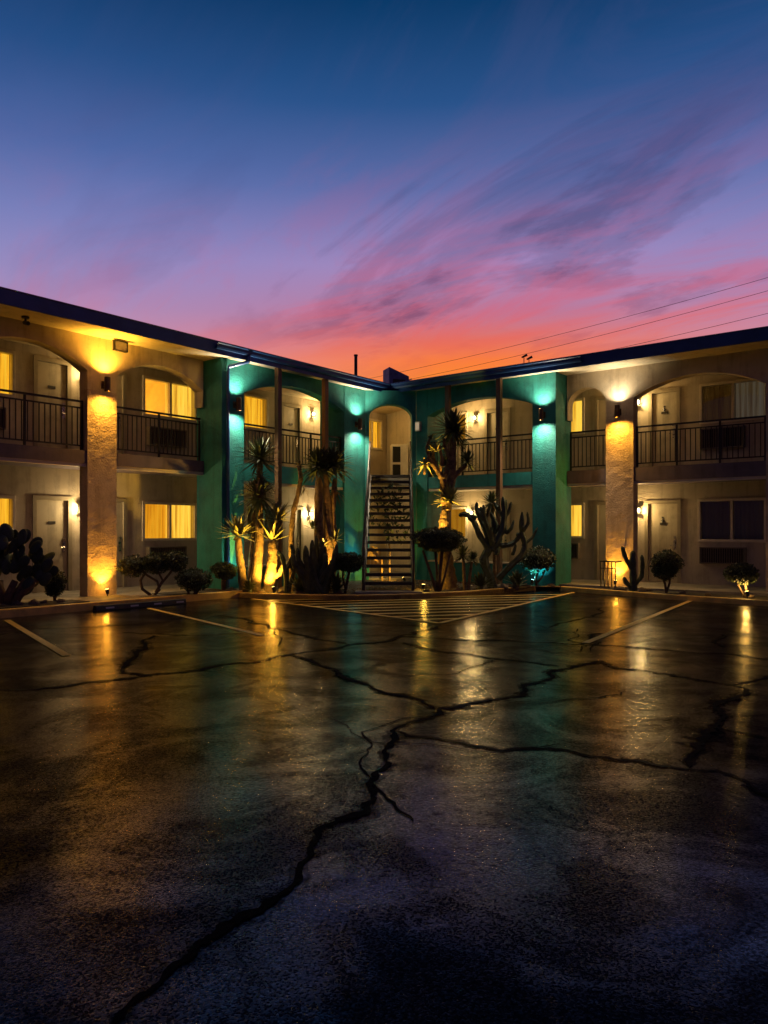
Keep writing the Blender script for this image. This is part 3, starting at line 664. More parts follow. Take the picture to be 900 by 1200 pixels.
lantern('R', -7.16, 2.05, 'lit wall lantern beside the ground floor door near the pillar with the cage', 17)
# lamp over the landing
t = thing('ceiling_lamp', 'round ceiling lamp over the upper stair landing', 'ceiling lamp', MC @ Tr((CW / 2 - .1, 2.2, ZS - .002)))
MB().tube([(0, 0, -.001), (0, 0, -.05)], .13, 18).build('housing', M['cream'], t); MB().tube([(0, 0, -.052), (0, 0, -.08)], [.115, .06], 18).build('diffuser', M['e_gold'], t)
light('POINT', t, (0, 0, -.16), 7, (1, .58, .16), .08)

def uplight(p, label, e, col, em, direction=(0, 0, 1), ang=85, spill=0):
    """small bullet spotlight on a ground stake"""
    t = thing('ground_spotlight', label, 'spotlight', Tr(p), 'small spotlights in the beds')
    d = Vector(direction).normalized()
    MB().tube([(0, 0, -.02), (0, 0, .07)], .012, 6).build('stake', M['iron'], t)
    c = Vector((0, 0, .09)); MB().tube([c - d * .05, c + d * .05], [.03, .042], 12).build('housing', M['iron'], t)
    MB().tube([c + d * .051, c + d * .056], .037, 12).build('lens', em, t)
    light('SPOT', t, c + d * .075, e, col, .03, d, ang, .8)
    if spill: light('POINT', t, c + d * .12, spill, col, .04)
def wing_dir(w, x, y, z): return (WM[w].to_3x3() @ Vector((x, y, z)))
uplight(at('L', 8.83, -.20, .14), 'gold spotlight shining up the tan pillar', 34, (1, .44, .035), M['e_gold'], wing_dir('L', 0, .30, 1), 100, 1.5)
uplight(at('R', -7.08, -.20, .135), 'amber spotlight shining up the pillar behind the iron cage', 30, (1, .46, .04), M['e_gold'], wing_dir('R', 0, .30, 1), 100, 1.5)
uplight(gd(321, 17.0, .095), 'yellow spotlight aimed up at the yucca clump', 120, (1, .55, .06), M['e_gold'], (-.35, .55, 1), 110, 3)
uplight(gd(391, 17.38, .095), 'yellow spotlight under the dark palm-like yucca', 110, (1, .50, .07), M['e_gold'], (-.16, .14, 1), 56)
uplight(gd(496, 17.85, .095), 'yellow spotlight aimed up at the forked yucca beside the stairs', 620, (1, .56, .07), M['e_gold'], (.38, .42, 2.9), 44, 3)
uplight(gd(474, 20.6, .095), 'gold spotlight on the ground behind the open stair treads', 34, (1, .55, .07), M['e_gold'], (-.55, .55, .55), 130)
uplight(at('L', 16.25, TY - .40, .12), 'cyan spotlight beside the stair foot at the teal column', 12, CYAN, M['e_cyan'], wing_dir('L', .1, .35, .8), 120)
uplight(at('R', -8.9, TY - .45, .12), 'cyan spotlight under the round clipped shrub at the teal column', 16, CYAN, M['e_cyan'], wing_dir('R', 0, .45, .8), 110)
uplight(at('L', 11.78, TY - .35, .12), 'greenish spotlight shining up the teal column at the downspout', 14, (.6, 1, .62), M['e_cyan'], wing_dir('L', .1, .22, 1), 80)
uplight(gd(876, 15.75, .095), 'small amber spotlight under the clipped shrub below the air conditioner', 10, (1, .55, .12), M['e_gold'], (-.1, .4, 1), 120, 2)

def aircon(w, s0, s1, z0, z1, label, depth=.16):
    t = thing('air_conditioner', label, 'air conditioner', WM[w] @ Tr(((s0 + s1) / 2, BY, z0)), 'wall air conditioners under the windows')
    Wd, H_ = s1 - s0, z1 - z0; mb = MB(); h = Wd / 2
    mb.box((-h, -depth, 0), (-h + .03, -.001, H_)); mb.box((h - .03, -depth, 0), (h, -.001, H_)); mb.box((-h + .03, -depth, H_ - .03), (h - .03, -.001, H_)); mb.box((-h + .03, -depth, 0), (h - .03, -.001, .03))
    mb.build('casing', M['acbody'], t, bevel=.006); MB().box((-h + .031, -depth + .05, .031), (h - .031, -.002, H_ - .031)).build('core', M['dark'], t)
    n = int((Wd - .1) / .05); sl = MB().box((-.011, -depth + .006, .032), (.011, -depth + .04, H_ - .032)).mesh('slat', M['acslat'])
    for k in range(n): place('slat', sl, t, Tr((-h + .055 + (Wd - .11) * k / (n - 1), 0, 0)))
aircon('R', -5.60, -4.52, .67, 1.09, 'slatted air conditioner under the dark curtained ground floor window')
aircon('R', -5.59, -4.55, 3.55, 4.08, 'slatted air conditioner on the upper gallery behind the wide tan arch')
aircon('L', 11.08, 12.2, .68, 1.10, 'slatted air conditioner behind the clipped shrubs by the golden pillar')
aircon('L', 11.10, 12.2, 3.62, 4.08, 'slatted air conditioner on the upper gallery beside the golden pillar')
aircon('L', 6.45, 7.6, 3.62, 4.08, 'slatted air conditioner on the upper gallery left of the door by the pillar')
aircon('R', -9.6, -8.84, .72, 1.15, 'slatted air conditioner under the small lit window beside the teal column')
# flood light, camera, box lamp
t = thing('flood_light', 'square flood light under the eave above the golden pillar', 'flood light', ML @ Tr((9.13, -.10, 5.50)))
mb = MB(); mb.box((-.16, -.14, -.22), (.16, -.13, -.20)); mb.box((-.16, -.14, -.02), (.16, -.05, 0)); mb.box((-.16, -.14, -.20), (-.14, -.07, -.02)); mb.box((.14, -.14, -.20), (.16, -.07, -.02)); mb.box((-.14, -.06, -.2), (.14, -.04, -.02)); mb.box((-.16, -.14, -.2195), (.16, -.06, -.2))
mb.build('frame', M['iron'], t); MB().box((-.139, -.125, -.199), (.139, -.115, -.021)).build('lens', M['refl'], t); MB().box((-.03, -.04, -.14), (.03, .099, -.08)).build('arm', M['iron'], t)
t = thing('security_camera', 'small black security camera hanging under the eave', 'camera', ML @ Tr((7.05, -.32, ZS - .002)))
MB().tube([(0, 0, 0), (0, 0, -.03)], .07, 12).build('base', M['iron'], t); MB().tube([(0, 0, -.03), (0, 0, -.12)], .02, 8).build('stem', M['iron'], t); MB().tube([(0, .05, -.10), (0, -.10, -.14)], [.035, .04], 10).build('body', M['iron'], t)
t = thing('lamp_box', 'small cream box lamp on the teal wall beside the stair arch', 'wall lamp', WM['R'] @ Tr((-12.72, TY, 4.36)))
MB().box((-.085, -.09, 0), (.085, -.001, .28)).build('housing', M['cream'], t, bevel=.01); MB().box((-.06, -.096, .03), (.06, -.088, .25)).build('lens', emissive('dim_lens', (1, .75, .5), .25), t)

# cabinet on the upper landing and patio chair under the stairs
t = thing('utility_cabinet', 'cream utility cabinet with dark panels on the upper stair landing', 'cabinet', frame(cu, cn, gd(468.5, 24.6, 3.09)))
MB().box((-.27, 0, 0), (.27, .4, 1.22)).build('body', M['wframe'], t, bevel=.01)
for z0, z1 in ((.10, .56), (.64, 1.14)): MB().box((-.23, -.012, z0), (.02, -.001, z1)).build('panel', M['dark'], t)
t = thing('patio_chair', 'yellow-lit slatted wooden chair seen through the open stair treads', 'chair', frame(cu, cn, gd(437, 21.0, .125)))
MB().box((-.27, -.25, .38), (.27, .25, .42)).build('seat', M['chair'], t)
for k in range(5):
    MB().box((-.25 + k * .105, .23, .42), (-.16 + k * .105, .26, .95 - .05 * abs(k - 2))).build('back_slat', M['chair'], t)
for x in (-.25, .21):
    for y in (-.24, .2): MB().box((x, y, 0), (x + .04, y + .04, .379)).build('leg', M['chair'], t)
    MB().box((x - .02, -.26, .60), (x + .06, .22, .63)).build('armrest', M['chair'], t)
    MB().box((x, -.24, .421), (x + .04, -.2, .599)).build('arm_post', M['chair'], t)

# ------------------------------------------------------------------ staircase
foot = Vector((.10, 17.35, .14)); head = MC @ Vector((CW / 2 - .02, -.02, 3.09))
sdv = (head - foot); run = Vector((sdv.x, sdv.y, 0)); RL = run.length; run.normalize()
MS = frame(Vector((run.y, -run.x, 0)), -run, foot)
stair = thing('metal_staircase', 'straight steel staircase with open treads rising into the teal corner arch', 'staircase', MS)
SW, NTR, RISE = .57, 16, 3.09 - .14
tr_me = MB().box((-SW + .03, 0, -.07), (SW - .03, .28, 0)).mesh('tread', M['tread'])
for k in range(NTR):
    place('tread', tr_me, stair, Tr((0, RL * k / NTR - .0, RISE * (k + 1) / (NTR + .0) - (.002 if k == NTR - 1 else 0))))
sl = RISE / RL
for x in (-SW - .02, SW - .04):
    poly = [(-.12, .0), (.18, .0), (RL + .02, RISE - .20), (RL + .02, RISE + .02), (-.12, .19)]
    MB().prism(poly, lambda p: (x, p[0], p[1]), lambda p: (x + .06, p[0], p[1])).build('stringer', M['stairsteel'], stair)
for x in (-SW - .005, SW + .005):
    hr = MB().tube([(x, -.10, .0), (x, -.10, .92), (x, RL * .5 - .1, .92 + RISE * .5), (x, RL - .1, .95 + RISE), (x, RL + .1, .95 + RISE)], .028, 8).build('handrail', M['stairsteel'], stair, smooth=True)
    MB().tube([(x, -.10, .52), (x, RL - .1, .55 + RISE)], .014, 8).build('mid_rail', M['stairsteel'], hr)
    for k in range(1, 6):
        yy = RL * k / 5.5; zz = yy * sl; MB().tube([(x, yy, zz + .02), (x, yy, zz + .95)], .014, 6).build('baluster', M['stairsteel'], hr)

# ------------------------------------------------------------------ wheel stop
a, b = gp(113, 716.5), gp(219, 707.5); d = (b - a); Lw = d.length; d.normalize(); wn = Vector((d.y, -d.x, 0))
t = thing('wheel_stop', 'black rubber wheel stop with pale reflectors in front of the golden pillar', 'wheel stop', frame(d, wn, a))
MB().prism([(0, 0), (.15, 0), (.12, .10), (.03, .10)], lambda p: (0, p[0], p[1]), lambda p: (Lw, p[0], p[1])).build('body', M['rubber'], t, bevel=.01)
for k in range(4):
    x = Lw * (.10 + .26 * k); MB().box((x, .0, .035), (x + .17, .012, .065), Matrix.Rotation(-.28, 4, 'X')).build('reflector', M['refl'], t)

# ------------------------------------------------------------------ roof-top things, cables
t = thing('vent_pipe', 'thin dark vent pipe standing on the roof against the orange sky', 'pipe', gd(417, 25, 5.735))
MB().tube([(0, 0, 0), (0, 0, 1.52)], .055, 12).build('pipe', M['iron'], t); MB().tube([(0, 0, 1.52), (0, 0, 1.57)], .068, 12).build('cap', M['iron'], t)
t = thing('rooftop_unit', 'blue-grey metal unit on the roof at the inner corner', 'rooftop unit', Matrix.Translation(gd(464, 24.5, 5.735)) @ Matrix.Rotation(.35, 4, 'Z'))
MB().prism([(-.34, 0), (.34, 0), (.34, .72), (-.34, .98)], lambda p: (p[0], -.3, p[1]), lambda p: (p[0], .3, p[1])).build('casing', M['bluemetal'], t, bevel=.015)
MB().tube([(.36, -.2, 0), (.38, -.2, .62), (.46, -.2, .66)], .025, 8).build('pipe', M['steel'], t); MB().box((-.22, -.306, .12), (.2, -.301, .6)).build('grille', M['iron'], t)
t = thing('roof_antenna', 'small black aerials on the roof edge of the wing with power lines', 'antenna', gd(614, 19.6, 5.735))
for x, h in ((0, .27), (.13, .22)):
    MB().tube([(x, 0, 0), (x, 0, h)], .011, 6).build('mast', M['iron'], t)
    MB().tube([(x - .06, 0, h - .03), (x + .075, -.05, h + .03)], [.02, .035], 8).build('head', M['iron'], t)
for k, (x0, y0, x1, y1) in enumerate([(395, 451, 980, 302), (420, 456, 980, 318), (470, 455, 980, 347)]):
    a = gd(x0, 60, zpx(y0, 60)); b = gd(x1, 36, zpx(y1, 36)); pts = []
    for j in range(25):
        f_ = -.25 + 1.6 * j / 24; p = a.lerp(b, f_); p.z -= 1.1 * max(-.4, 4 * f_ * (1 - f_)) * .35; pts.append(p)
    tag(MB().tube(pts, .012, 5).build('power_line', M['wire']), ('uppermost', 'middle', 'lowest')[k] + ' of three thin black power lines crossing the sunset sky', 'cable', 'power lines above the roof')

# ------------------------------------------------------------------ plants
def leaf_shell(c, r, n, size, seed, flat=0.0, pw=1.0):
    """small leaf faces scattered over and just under a lumpy ellipsoid"""
    rnd = random.Random(seed); mb = MB(); mb.open = True; c = Vector(c)
    for _ in range(n):
        d = Vector((rnd.gauss(0, 1), rnd.gauss(0, 1), rnd.gauss(0, 1))).normalized()
        if d.z < -.2 and flat: d.z = -.2 - (abs(d.z) - .2) * (1 - flat); 
        k = (1 + .16 * noise.noise(d * 2.2 + Vector((seed, 0, 0))) + .10 * noise.noise(d * 6 + Vector((0, seed, 0)))) * (rnd.uniform(.86, 1.05))
        p = c + Vector((d.x * r[0] * k, d.y * r[1] * k, d.z * r[2] * k))
        a = Vector((rnd.gauss(0, 1), rnd.gauss(0, 1), rnd.gauss(0, 1))).normalized(); t_ = (d + a * .9).normalized(); b = t_.cross(a).normalized()
        s_ = size * rnd.uniform(.6, 1.3); mb.quad(p - b * s_ * .35, p + t_ * s_ * .6 - b * s_ * .1, p + t_ * s_ * 1.1, p + t_ * s_ * .5 + b * s_ * .4)
    return mb
def topiary(p, label, crowns, trunks, seed, n=1700, size=.045, core=True):
    """clipped shrub: crowns (dx,dy,z,rx,ry,rz), trunks (list of point lists with radius)"""
    t = thing('clipped_shrub', label, 'shrub', Tr(p), 'clipped shrubs along the walkways')
    for k, (pts, r0, r1) in enumerate(trunks):
        m_ = len(pts); MB().tube(pts, [r0 + (r1 - r0) * j / (m_ - 1) for j in range(m_)], 7).build('trunk', M['bark'], t, smooth=True)
    for k, (x, y, z, rx, ry, rz) in enumerate(crowns):
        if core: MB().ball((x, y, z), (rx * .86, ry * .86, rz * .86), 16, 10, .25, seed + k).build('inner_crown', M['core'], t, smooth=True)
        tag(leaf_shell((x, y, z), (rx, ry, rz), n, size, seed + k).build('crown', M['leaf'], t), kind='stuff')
    return t
def px2m(px, Y): return px * Y / FPX
# small pot-shaped shrub next to the prickly pear
P = gp(64, 703.5, .15); Y = P.y
topiary(P, 'small pot-shaped clipped shrub beside the prickly pear', [(0, 0, .37, .185, .185, .20), (0, 0, .24, .15, .15, .15)], [([(0, 0, -.03), (.01, 0, .15)], .03, .03)], 3, 900)
P = gp(181, 697, .15)
topiary(P, 'clipped shrub with curling trunks and three heads, its front head lit gold', [(-.44, 0, .60, .31, .26, .20), (.02, .05, .66, .27, .25, .20), (.42, .1, .70, .23, .22, .20)],
        [([(-.05, 0, -.03), (-.26, .0, .12), (-.30, .02, .30), (-.20, .02, .46), (-.36, 0, .58)], .035, .025), ([(-.02, 0, -.03), (.10, .02, .10), (.06, .0, .28), (-.14, 0, .40), (-.30, 0, .52)], .03, .022), ([(0, 0, -.03), (.12, .05, .22), (.28, .08, .42), (.40, .1, .58)], .03, .025), ([(.02, .02, .05), (.16, .05, .30), (.02, .05, .56)], .028, .022)], 11, 1300)
P = gp(227, 696, .15)
topiary(P, 'low rounded clipped shrub with short forked trunks', [(0, 0, .30, .36, .32, .22)], [([(.02, 0, -.03), (.05, 0, .14)], .04, .035), ([(-.1, 0, -.03), (-.15, .03, .18)], .025, .02), ([(.05, 0, .0), (.18, 0, .18)], .025, .02)], 17, 1900)
P = gp(262, 692.5, .13)
topiary(P, 'mushroom-shaped clipped shrub at the downspout', [(0, 0, .50, .28, .26, .125), (.05, 0, .38, .2, .2, .10)], [([(0, 0, -.03), (.0, 0, .18), (.02, 0, .34)], .05, .06)], 23, 1200)
P = gd(408, 17.0, .095)
topiary(P, 'dark clipped shrub with forked trunk beside the stair foot', [(.02, 0, .74, .30, .30, .16), (.04, 0, .62, .24, .24, .12)], [([(-.08, 0, -.03), (-.02, 0, .25), (.05, 0, .58)], .035, .03), ([(-.06, 0, .1), (-.12, 0, .35), (-.12, 0, .58)], .025, .02)], 29, 1700)
P = gd(513, 17.5, .095)
topiary(P, 'wide flat-topped clipped shrub with slanting trunks beside the stairs', [(0, 0, 1.24, .60, .5, .22), (.05, 0, 1.10, .45, .4, .16)], [([(-.02, 0, -.03), (-.16, 0, .4), (-.34, .05, .95)], .04, .03), ([(.02, 0, -.03), (.05, 0, .45), (.10, 0, .95)], .045, .04), ([(0, .02, -.03), (-.02, .05, .5), (-.05, .1, .95)], .03, .03), ([(.05, 0, .0), (.16, .05, .35), (.30, .05, .9)], .03, .025)], 37, 3000)
P = gd(630, 19.15, .095)
topiary(P, 'round clipped shrub lit cyan from below at the teal column', [(.0, 0, .66, .42, .36, .32)], [([(-.02, 0, -.03), (-.05, 0, .2), (.02, 0, .4)], .04, .03), ([(0, 0, .1), (.12, .02, .24), (.18, 0, .42)], .025, .02)], 41, 2000)
P = gd(781, 17.1, .095)
topiary(P, 'upright clipped shrub in front of the ground floor door with the emblem', [(.0, 0, .68, .32, .3, .26), (-.04, 0, .52, .24, .24, .2)], [([(.0, 0, -.03), (-.03, 0, .2), (-.1, 0, .42)], .03, .025), ([(.0, 0, 0), (.07, 0, .22), (.08, 0, .42)], .028, .022)], 43, 2000)
P = gd(868, 15.9, .095)
topiary(P, 'clipped shrub with an amber light below it under the air conditioner', [(.0, 0, .52, .31, .3, .19), (.06, 0, .46, .24, .24, .16)], [([(.1, 0, -.03), (.12, 0, .16), (.08, 0, .36)], .03, .025), ([(.08, 0, 0), (-.02, 0, .2), (-.12, 0, .38)], .022, .018)], 47, 1700)

topiary(gd(456, 21.0, .13), 'loose leafy shrub seen through the open stair treads', [(-.15, 0, 1.9, .38, .3, .5), (.2, .1, 1.6, .34, .3, .5), (.02, 0, 2.3, .3, .3, .3)], [([(0, 0, -.03), (.02, 0, .8), (-.05, 0, 1.6)], .03, .02)], 61, 130, .13, False)
# prickly pear: jointed pads, each its own piece
pad_me = MB().ball((0, 0, .5), (.34, .085, .5), 12, 8).mesh('pad', M['pear'], True)
def pear(p, label, seed, n, fan):
    rnd = random.Random(seed); t = thing('prickly_pear', label, 'cactus', Tr(p))
    for x, lean in ((-.35, -.5), (-.1, -.1), (.05, .35), (.2, .9), (.12, .6), (-.2, .15)):      # corky old stems
        MB().tube([(x * .6, 0, -.04), (x * .8 + lean * .12, rnd.uniform(-.1, .1), .16), (x + lean * .36, rnd.uniform(-.15, .15), .42)], [.085, .075, .06], 9).build('stem', M['oldpad'], t, smooth=True)
    for k in range(n):
        ang = R(18 + 150 * ((k * .618) % 1)); r = .35 + .95 * math.sqrt((k + .5) / n); x, z = math.cos(ang) * r * fan, .10 + math.sin(ang) * r * .96
        zax = Vector((math.cos(ang) * .8 + rnd.gauss(0, .25), rnd.gauss(0, .25), .75 + rnd.gauss(0, .15))).normalized(); sz = rnd.uniform(.27, .36)
        face = Vector((rnd.gauss(0, .8), -1, 0)); xax = face.cross(zax).normalized(); yax = zax.cross(xax)
        m_ = Matrix.Identity(4); m_.col[0][:3] = xax * sz; m_.col[1][:3] = yax * sz; m_.col[2][:3] = zax * sz; m_.col[3][:3] = Vector((x, rnd.uniform(-.28, .28), z)) - zax * sz * .5
        place('pad', pad_me, t, m_)
    return t
pear(gp(8, 706.5, .15), 'large dark prickly pear cactus in front of the lit ground floor window', 12, 64, .72)

# ribbed columnar stems
def stems(p, label, name, chains, matname='cactus', cat='cactus'):
    t = thing(name, label, cat, Tr(p))
    for pts, r0, r1 in chains:
        pts = [Vector(q) for q in pts]; dense = []
        for a, b in zip(pts, pts[1:]): dense += [a.lerp(b, k / 4) for k in range(4)]
        dense.append(pts[-1]); sm = [dense[0]] + [(dense[k - 1] + dense[k] * 2 + dense[k + 1]) / 4 for k in range(1, len(dense) - 1)] + [dense[-1]]
        n_ = len(sm); rr = [(r0 + (r1 - r0) * k / (n_ - 1)) * (1 + .10 * math.sin(k * 1.9)) for k in range(n_)]; rr[-1] *= .35; rr[-2] *= .85
        MB().tube(sm, rr, 12, .18).build('stem', M[matname], t)
    return t
# candelabra cactus in the bed right of the stairs
Pc = gd(583, 18.5, .10); k_ = Pc.y / FPX
def C2(px, py, dy=0): return ((px - 583) * k_, dy, (basepy(18.5) - py) * k_)
rnd = random.Random(31); EXTRA = []
for k in range(16):
    x0, y0, d0 = rnd.choice(((575, 640, 0), (590, 605, .1), (566, 610, -.1), (612, 630, 0), (582, 625, .2), (600, 650, -.05), (594, 625, .1))); x1 = x0 + rnd.uniform(-9, 9); y1 = y0 - rnd.uniform(10, 26)
    EXTRA.append(([C2(x0, y0, d0), C2(x0 * .4 + x1 * .6, y0 - 5, d0 + rnd.uniform(-.1, .1)), C2(x1, y1, d0 + rnd.uniform(-.15, .15))], rnd.uniform(.04, .055), rnd.uniform(.03, .04)))
stems(Pc, 'large branching candelabra cactus in front of the ground floor wall', 'candelabra_cactus', [
 ([C2(580, 698), C2(573, 675), C2(566, 655), C2(575, 640)], .13, .10), ([C2(576, 645), C2(590, 620, .1), C2(592, 600, .1), C2(590, 582, .1)], .10, .06),
 ([C2(574, 645), C2(562, 628), C2(556, 612), C2(548, 605)], .085, .055), ([C2(558, 608), C2(545, 602, .1), C2(538, 604, .1)], .07, .06),
 ([C2(578, 640), C2(572, 620, -.1), C2(566, 604, -.1), C2(566, 592, -.1)], .08, .05), ([C2(586, 640), C2(600, 638), C2(608, 630), C2(606, 624)], .07, .05),
 ([C2(584, 678), C2(596, 664, -.1), C2(610, 652, -.05), C2(616, 640), C2(611, 622), C2(612, 600)], .08, .06), ([C2(611, 625), C2(620, 612), C2(618, 600)], .05, .04),
 ([C2(590, 610, .1), C2(598, 598, .12), C2(600, 588, .12)], .05, .04), ([C2(590, 605, .1), C2(583, 594, .15), C2(580, 588, .15)], .05, .04),
 ([C2(582, 650, .1), C2(588, 632, .2), C2(582, 612, .25), C2(576, 600, .25)], .07, .05), ([C2(600, 676, .1), C2(606, 686, .1), C2(592, 694, .1)], .06, .05),
 ([C2(575, 642, .1), C2(570, 622, .2), C2(560, 600, .25), C2(560, 588, .25)], .06, .045), ([C2(612, 640), C2(624, 630), C2(630, 618)], .045, .035)] + EXTRA)
# dark many-armed cactus in the bed left of the stairs
Pd = gd(372, 16.95, .10); k_ = Pd.y / FPX
def D2(px, py, dy=0): return ((px - 372) * k_, dy, (basepy(16.95) - py) * k_)
rnd = random.Random(9); ch = []
for k in range(20):
    x0 = 372 + rnd.uniform(-9, 9); x1 = 372 + (k - 9.5) * 3.1 + rnd.uniform(-3, 3); top = 690 - rnd.uniform(42, 72) * (1 - .012 * abs(x1 - 372)); dd = rnd.uniform(-.3, .15)
    ch.append(([D2(x0, 698, dd * .3), D2((x0 * .4 + x1 * .6), 672, dd * .7), D2(x1, (672 + top) / 2, dd), D2(x1 + rnd.uniform(-3, 3), top, dd)], rnd.uniform(.065, .09), rnd.uniform(.045, .06)))
stems(Pd, 'dense many-armed dark cactus at the foot of the palm-like yucca', 'clump_cactus', ch)
Pd = gd(336, 17.0, .10); k_ = Pd.y / FPX
def E2(px, py, dy=0): return ((px - 336) * k_, dy, (basepy(17.0) - py) * k_)
stems(Pd, 'slender curving column cactus beside a timber post', 'column_cactus', [([E2(336, 695), E2(335, 670), E2(331, 652), E2(325, 646)], .06, .05), ([E2(335, 668), E2(342, 655), E2(344, 645), E2(340, 638)], .055, .045), ([E2(338, 694), E2(342, 678), E2(346, 664), E2(350, 656)], .05, .04)])
Pd = gd(742, 17.7, .095); k_ = Pd.y / FPX
def F2(px, py, dy=0): return ((px - 742) * k_, dy, (basepy(17.7) - py) * k_)
stems(Pd, 'small forked cactus beside the iron cage at the pillar', 'forked_cactus', [([F2(742, 694), F2(742, 675), F2(741, 655), F2(742, 645)], .085, .06), ([F2(741, 668), F2(735, 658), F2(731, 648), F2(729, 640)], .05, .045), ([F2(744, 684), F2(752, 676), F2(753, 660), F2(752, 650)], .055, .045), ([F2(742, 690), F2(733, 682), F2(731, 676)], .06, .05)])

# yuccas: bark trunks with rosettes of sword leaves
def rosette(c, n, L_, wid, seed, droop=.25, lo=-.5, axis=Vector((0, 0, 1))):
    rnd = random.Random(seed); mb = MB(); mb.open = True; c = Vector(c)
    for k in range(n):
        a = k * 2.39996 + rnd.uniform(-.2, .2); e = lo + (1.45 - lo) * ((k + .5) / n) ** .8
        d = Vector((math.cos(a) * math.cos(e), math.sin(a) * math.cos(e), math.sin(e))); L2 = L_ * rnd.uniform(.75, 1.08)
        sd_ = d.cross(Vector((0, 0, 1))); sd_ = sd_.normalized() if sd_.length > .05 else Vector((1, 0, 0)); up = sd_.cross(d)
        pr = None
        for j, (f_, w_) in enumerate(((.04, .7), (.35, 1), (.72, .72), (1, .04))):
            q = c + d * L2 * f_ - Vector((0, 0, 1)) * droop * L2 * f_ * f_
            l = q - sd_ * wid * w_ / 2 + up * wid * .12 * w_; r_ = q + sd_ * wid * w_ / 2 + up * wid * .12 * w_; i = len(mb.v)
            mb.v += [tuple(l), tuple(q), tuple(r_)]
            if pr is not None: mb.f += [(pr, pr + 1, i + 1, i), (pr + 1, pr + 2, i + 2, i + 1)]
            pr = i
    return mb
def skirt(c, n, L_, wid, seed): return rosette(c, n, L_, wid, seed, .5, -1.35)
def yucca(P, label, name, trunks, heads, px0, py0):
    t = thing(name, label, 'yucca', Tr(P)); k_ = P.y / FPX; py0 = basepy(P.y)
    q = lambda v: ((v[0] - px0) * k_, v[2] if len(v) > 2 else 0, (py0 - v[1]) * k_)
    for pts, r0, r1 in trunks:
        pts = [Vector(q(v)) for v in pts]; dense = []
        for a, b in zip(pts, pts[1:]): dense += [a.lerp(b, k / 6) for k in range(6)]
        dense.append(pts[-1]); n_ = len(dense)
        MB().tube(dense, [(r0 + (r1 - r0) * k / (n_ - 1)) * (1 + .09 * math.sin(k * 2.4) + .05 * math.sin(k * 5.1)) for k in range(n_)], 11).build('trunk', M['ytrunk'], t, smooth=True)
    for k, (v, n, L_, wid, dr, lo, mt) in enumerate(heads):
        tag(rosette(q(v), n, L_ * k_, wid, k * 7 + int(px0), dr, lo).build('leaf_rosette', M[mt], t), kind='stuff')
    return t
yucca(gd(302, 17.50, .10), 'clump of yuccas with several trunks and gold-lit leaf heads at the bed corner', 'yucca_clump', [
 ([(285, 695), (283, 668), (280, 648), (279, 630)], .10, .075), ([(299, 695), (301, 660, .1), (303, 630, .1), (303, 590, .1), (304, 545, .1)], .14, .07),
 ([(313, 695), (318, 668, -.05), (320, 650, -.05), (319, 634, -.05)], .14, .10), ([(294, 695), (292, 670, .2), (294, 640, .2), (296, 600, .25)], .08, .06),
 ([(318, 678), (328, 672, -.05), (333, 662, -.05)], .07, .06), ([(321, 650), (323, 630, .1), (324, 612, .1)], .05, .04)],
 [((279, 628), 52, 30, .085, .05, -.35, 'ylit'), ((303, 582, .1), 130, 33, .065, .18, -1.1, 'yleaf'), ((304, 538, .1), 110, 33, .065, .12, -.7, 'yleaf'),
  ((319, 634, -.05), 24, 30, .08, .0, .25, 'ylit'), ((325, 610, .1), 38, 27, .075, .05, -.2, 'ylit'), ((303, 560, .1), 60, 24, .05, .5, -1.3, 'ydry'), ((333, 660, -.05), 8, 7, .05, 0, .2, 'yleaf')], 302, 694)
yucca(gd(379, 17.60, .10), 'tall dark palm-like yucca with three trunks and broad umbrella crowns', 'tree_yucca', [
 ([(376, 693), (375, 650), (373, 600), (374, 552)], .14, .08), ([(384, 693, .1), (386, 650, .1), (384, 600, .1), (380, 548, .1)], .12, .07), ([(388, 692, .2), (391, 640, .2), (389, 600, .2), (392, 560, .2)], .09, .06)],
 [((374, 548), 140, 35, .07, .22, -.55, 'yleaf'), ((389, 546, .15), 130, 35, .07, .24, -.5, 'yleaf'), ((380, 640, -.2), 26, 16, .05, .1, -.3, 'yleaf'), ((392, 634, .2), 24, 18, .05, .1, -.3, 'yleaf'), ((392, 575, .2), 26, 16, .045, .6, -1.3, 'ydry'), ((367, 620, -.1), 16, 13, .05, .0, -.2, 'yleaf')], 379, 692)
yucca(gd(345, 17.40, .10), 'thin crooked bare trunk leaning up before the gallery slab', 'crooked_yucca', [([(343, 694, .1), (341, 660, .1), (341, 625, .1), (343, 600, .1), (349, 578, .1), (352, 560, .1), (350, 545, .1)], .07, .05)], [((350, 545, .1), 14, 10, .04, .3, -.6, 'ydry'), ((356, 574, .1), 8, 9, .03, .6, -1.0, 'ydry')], 345, 693)
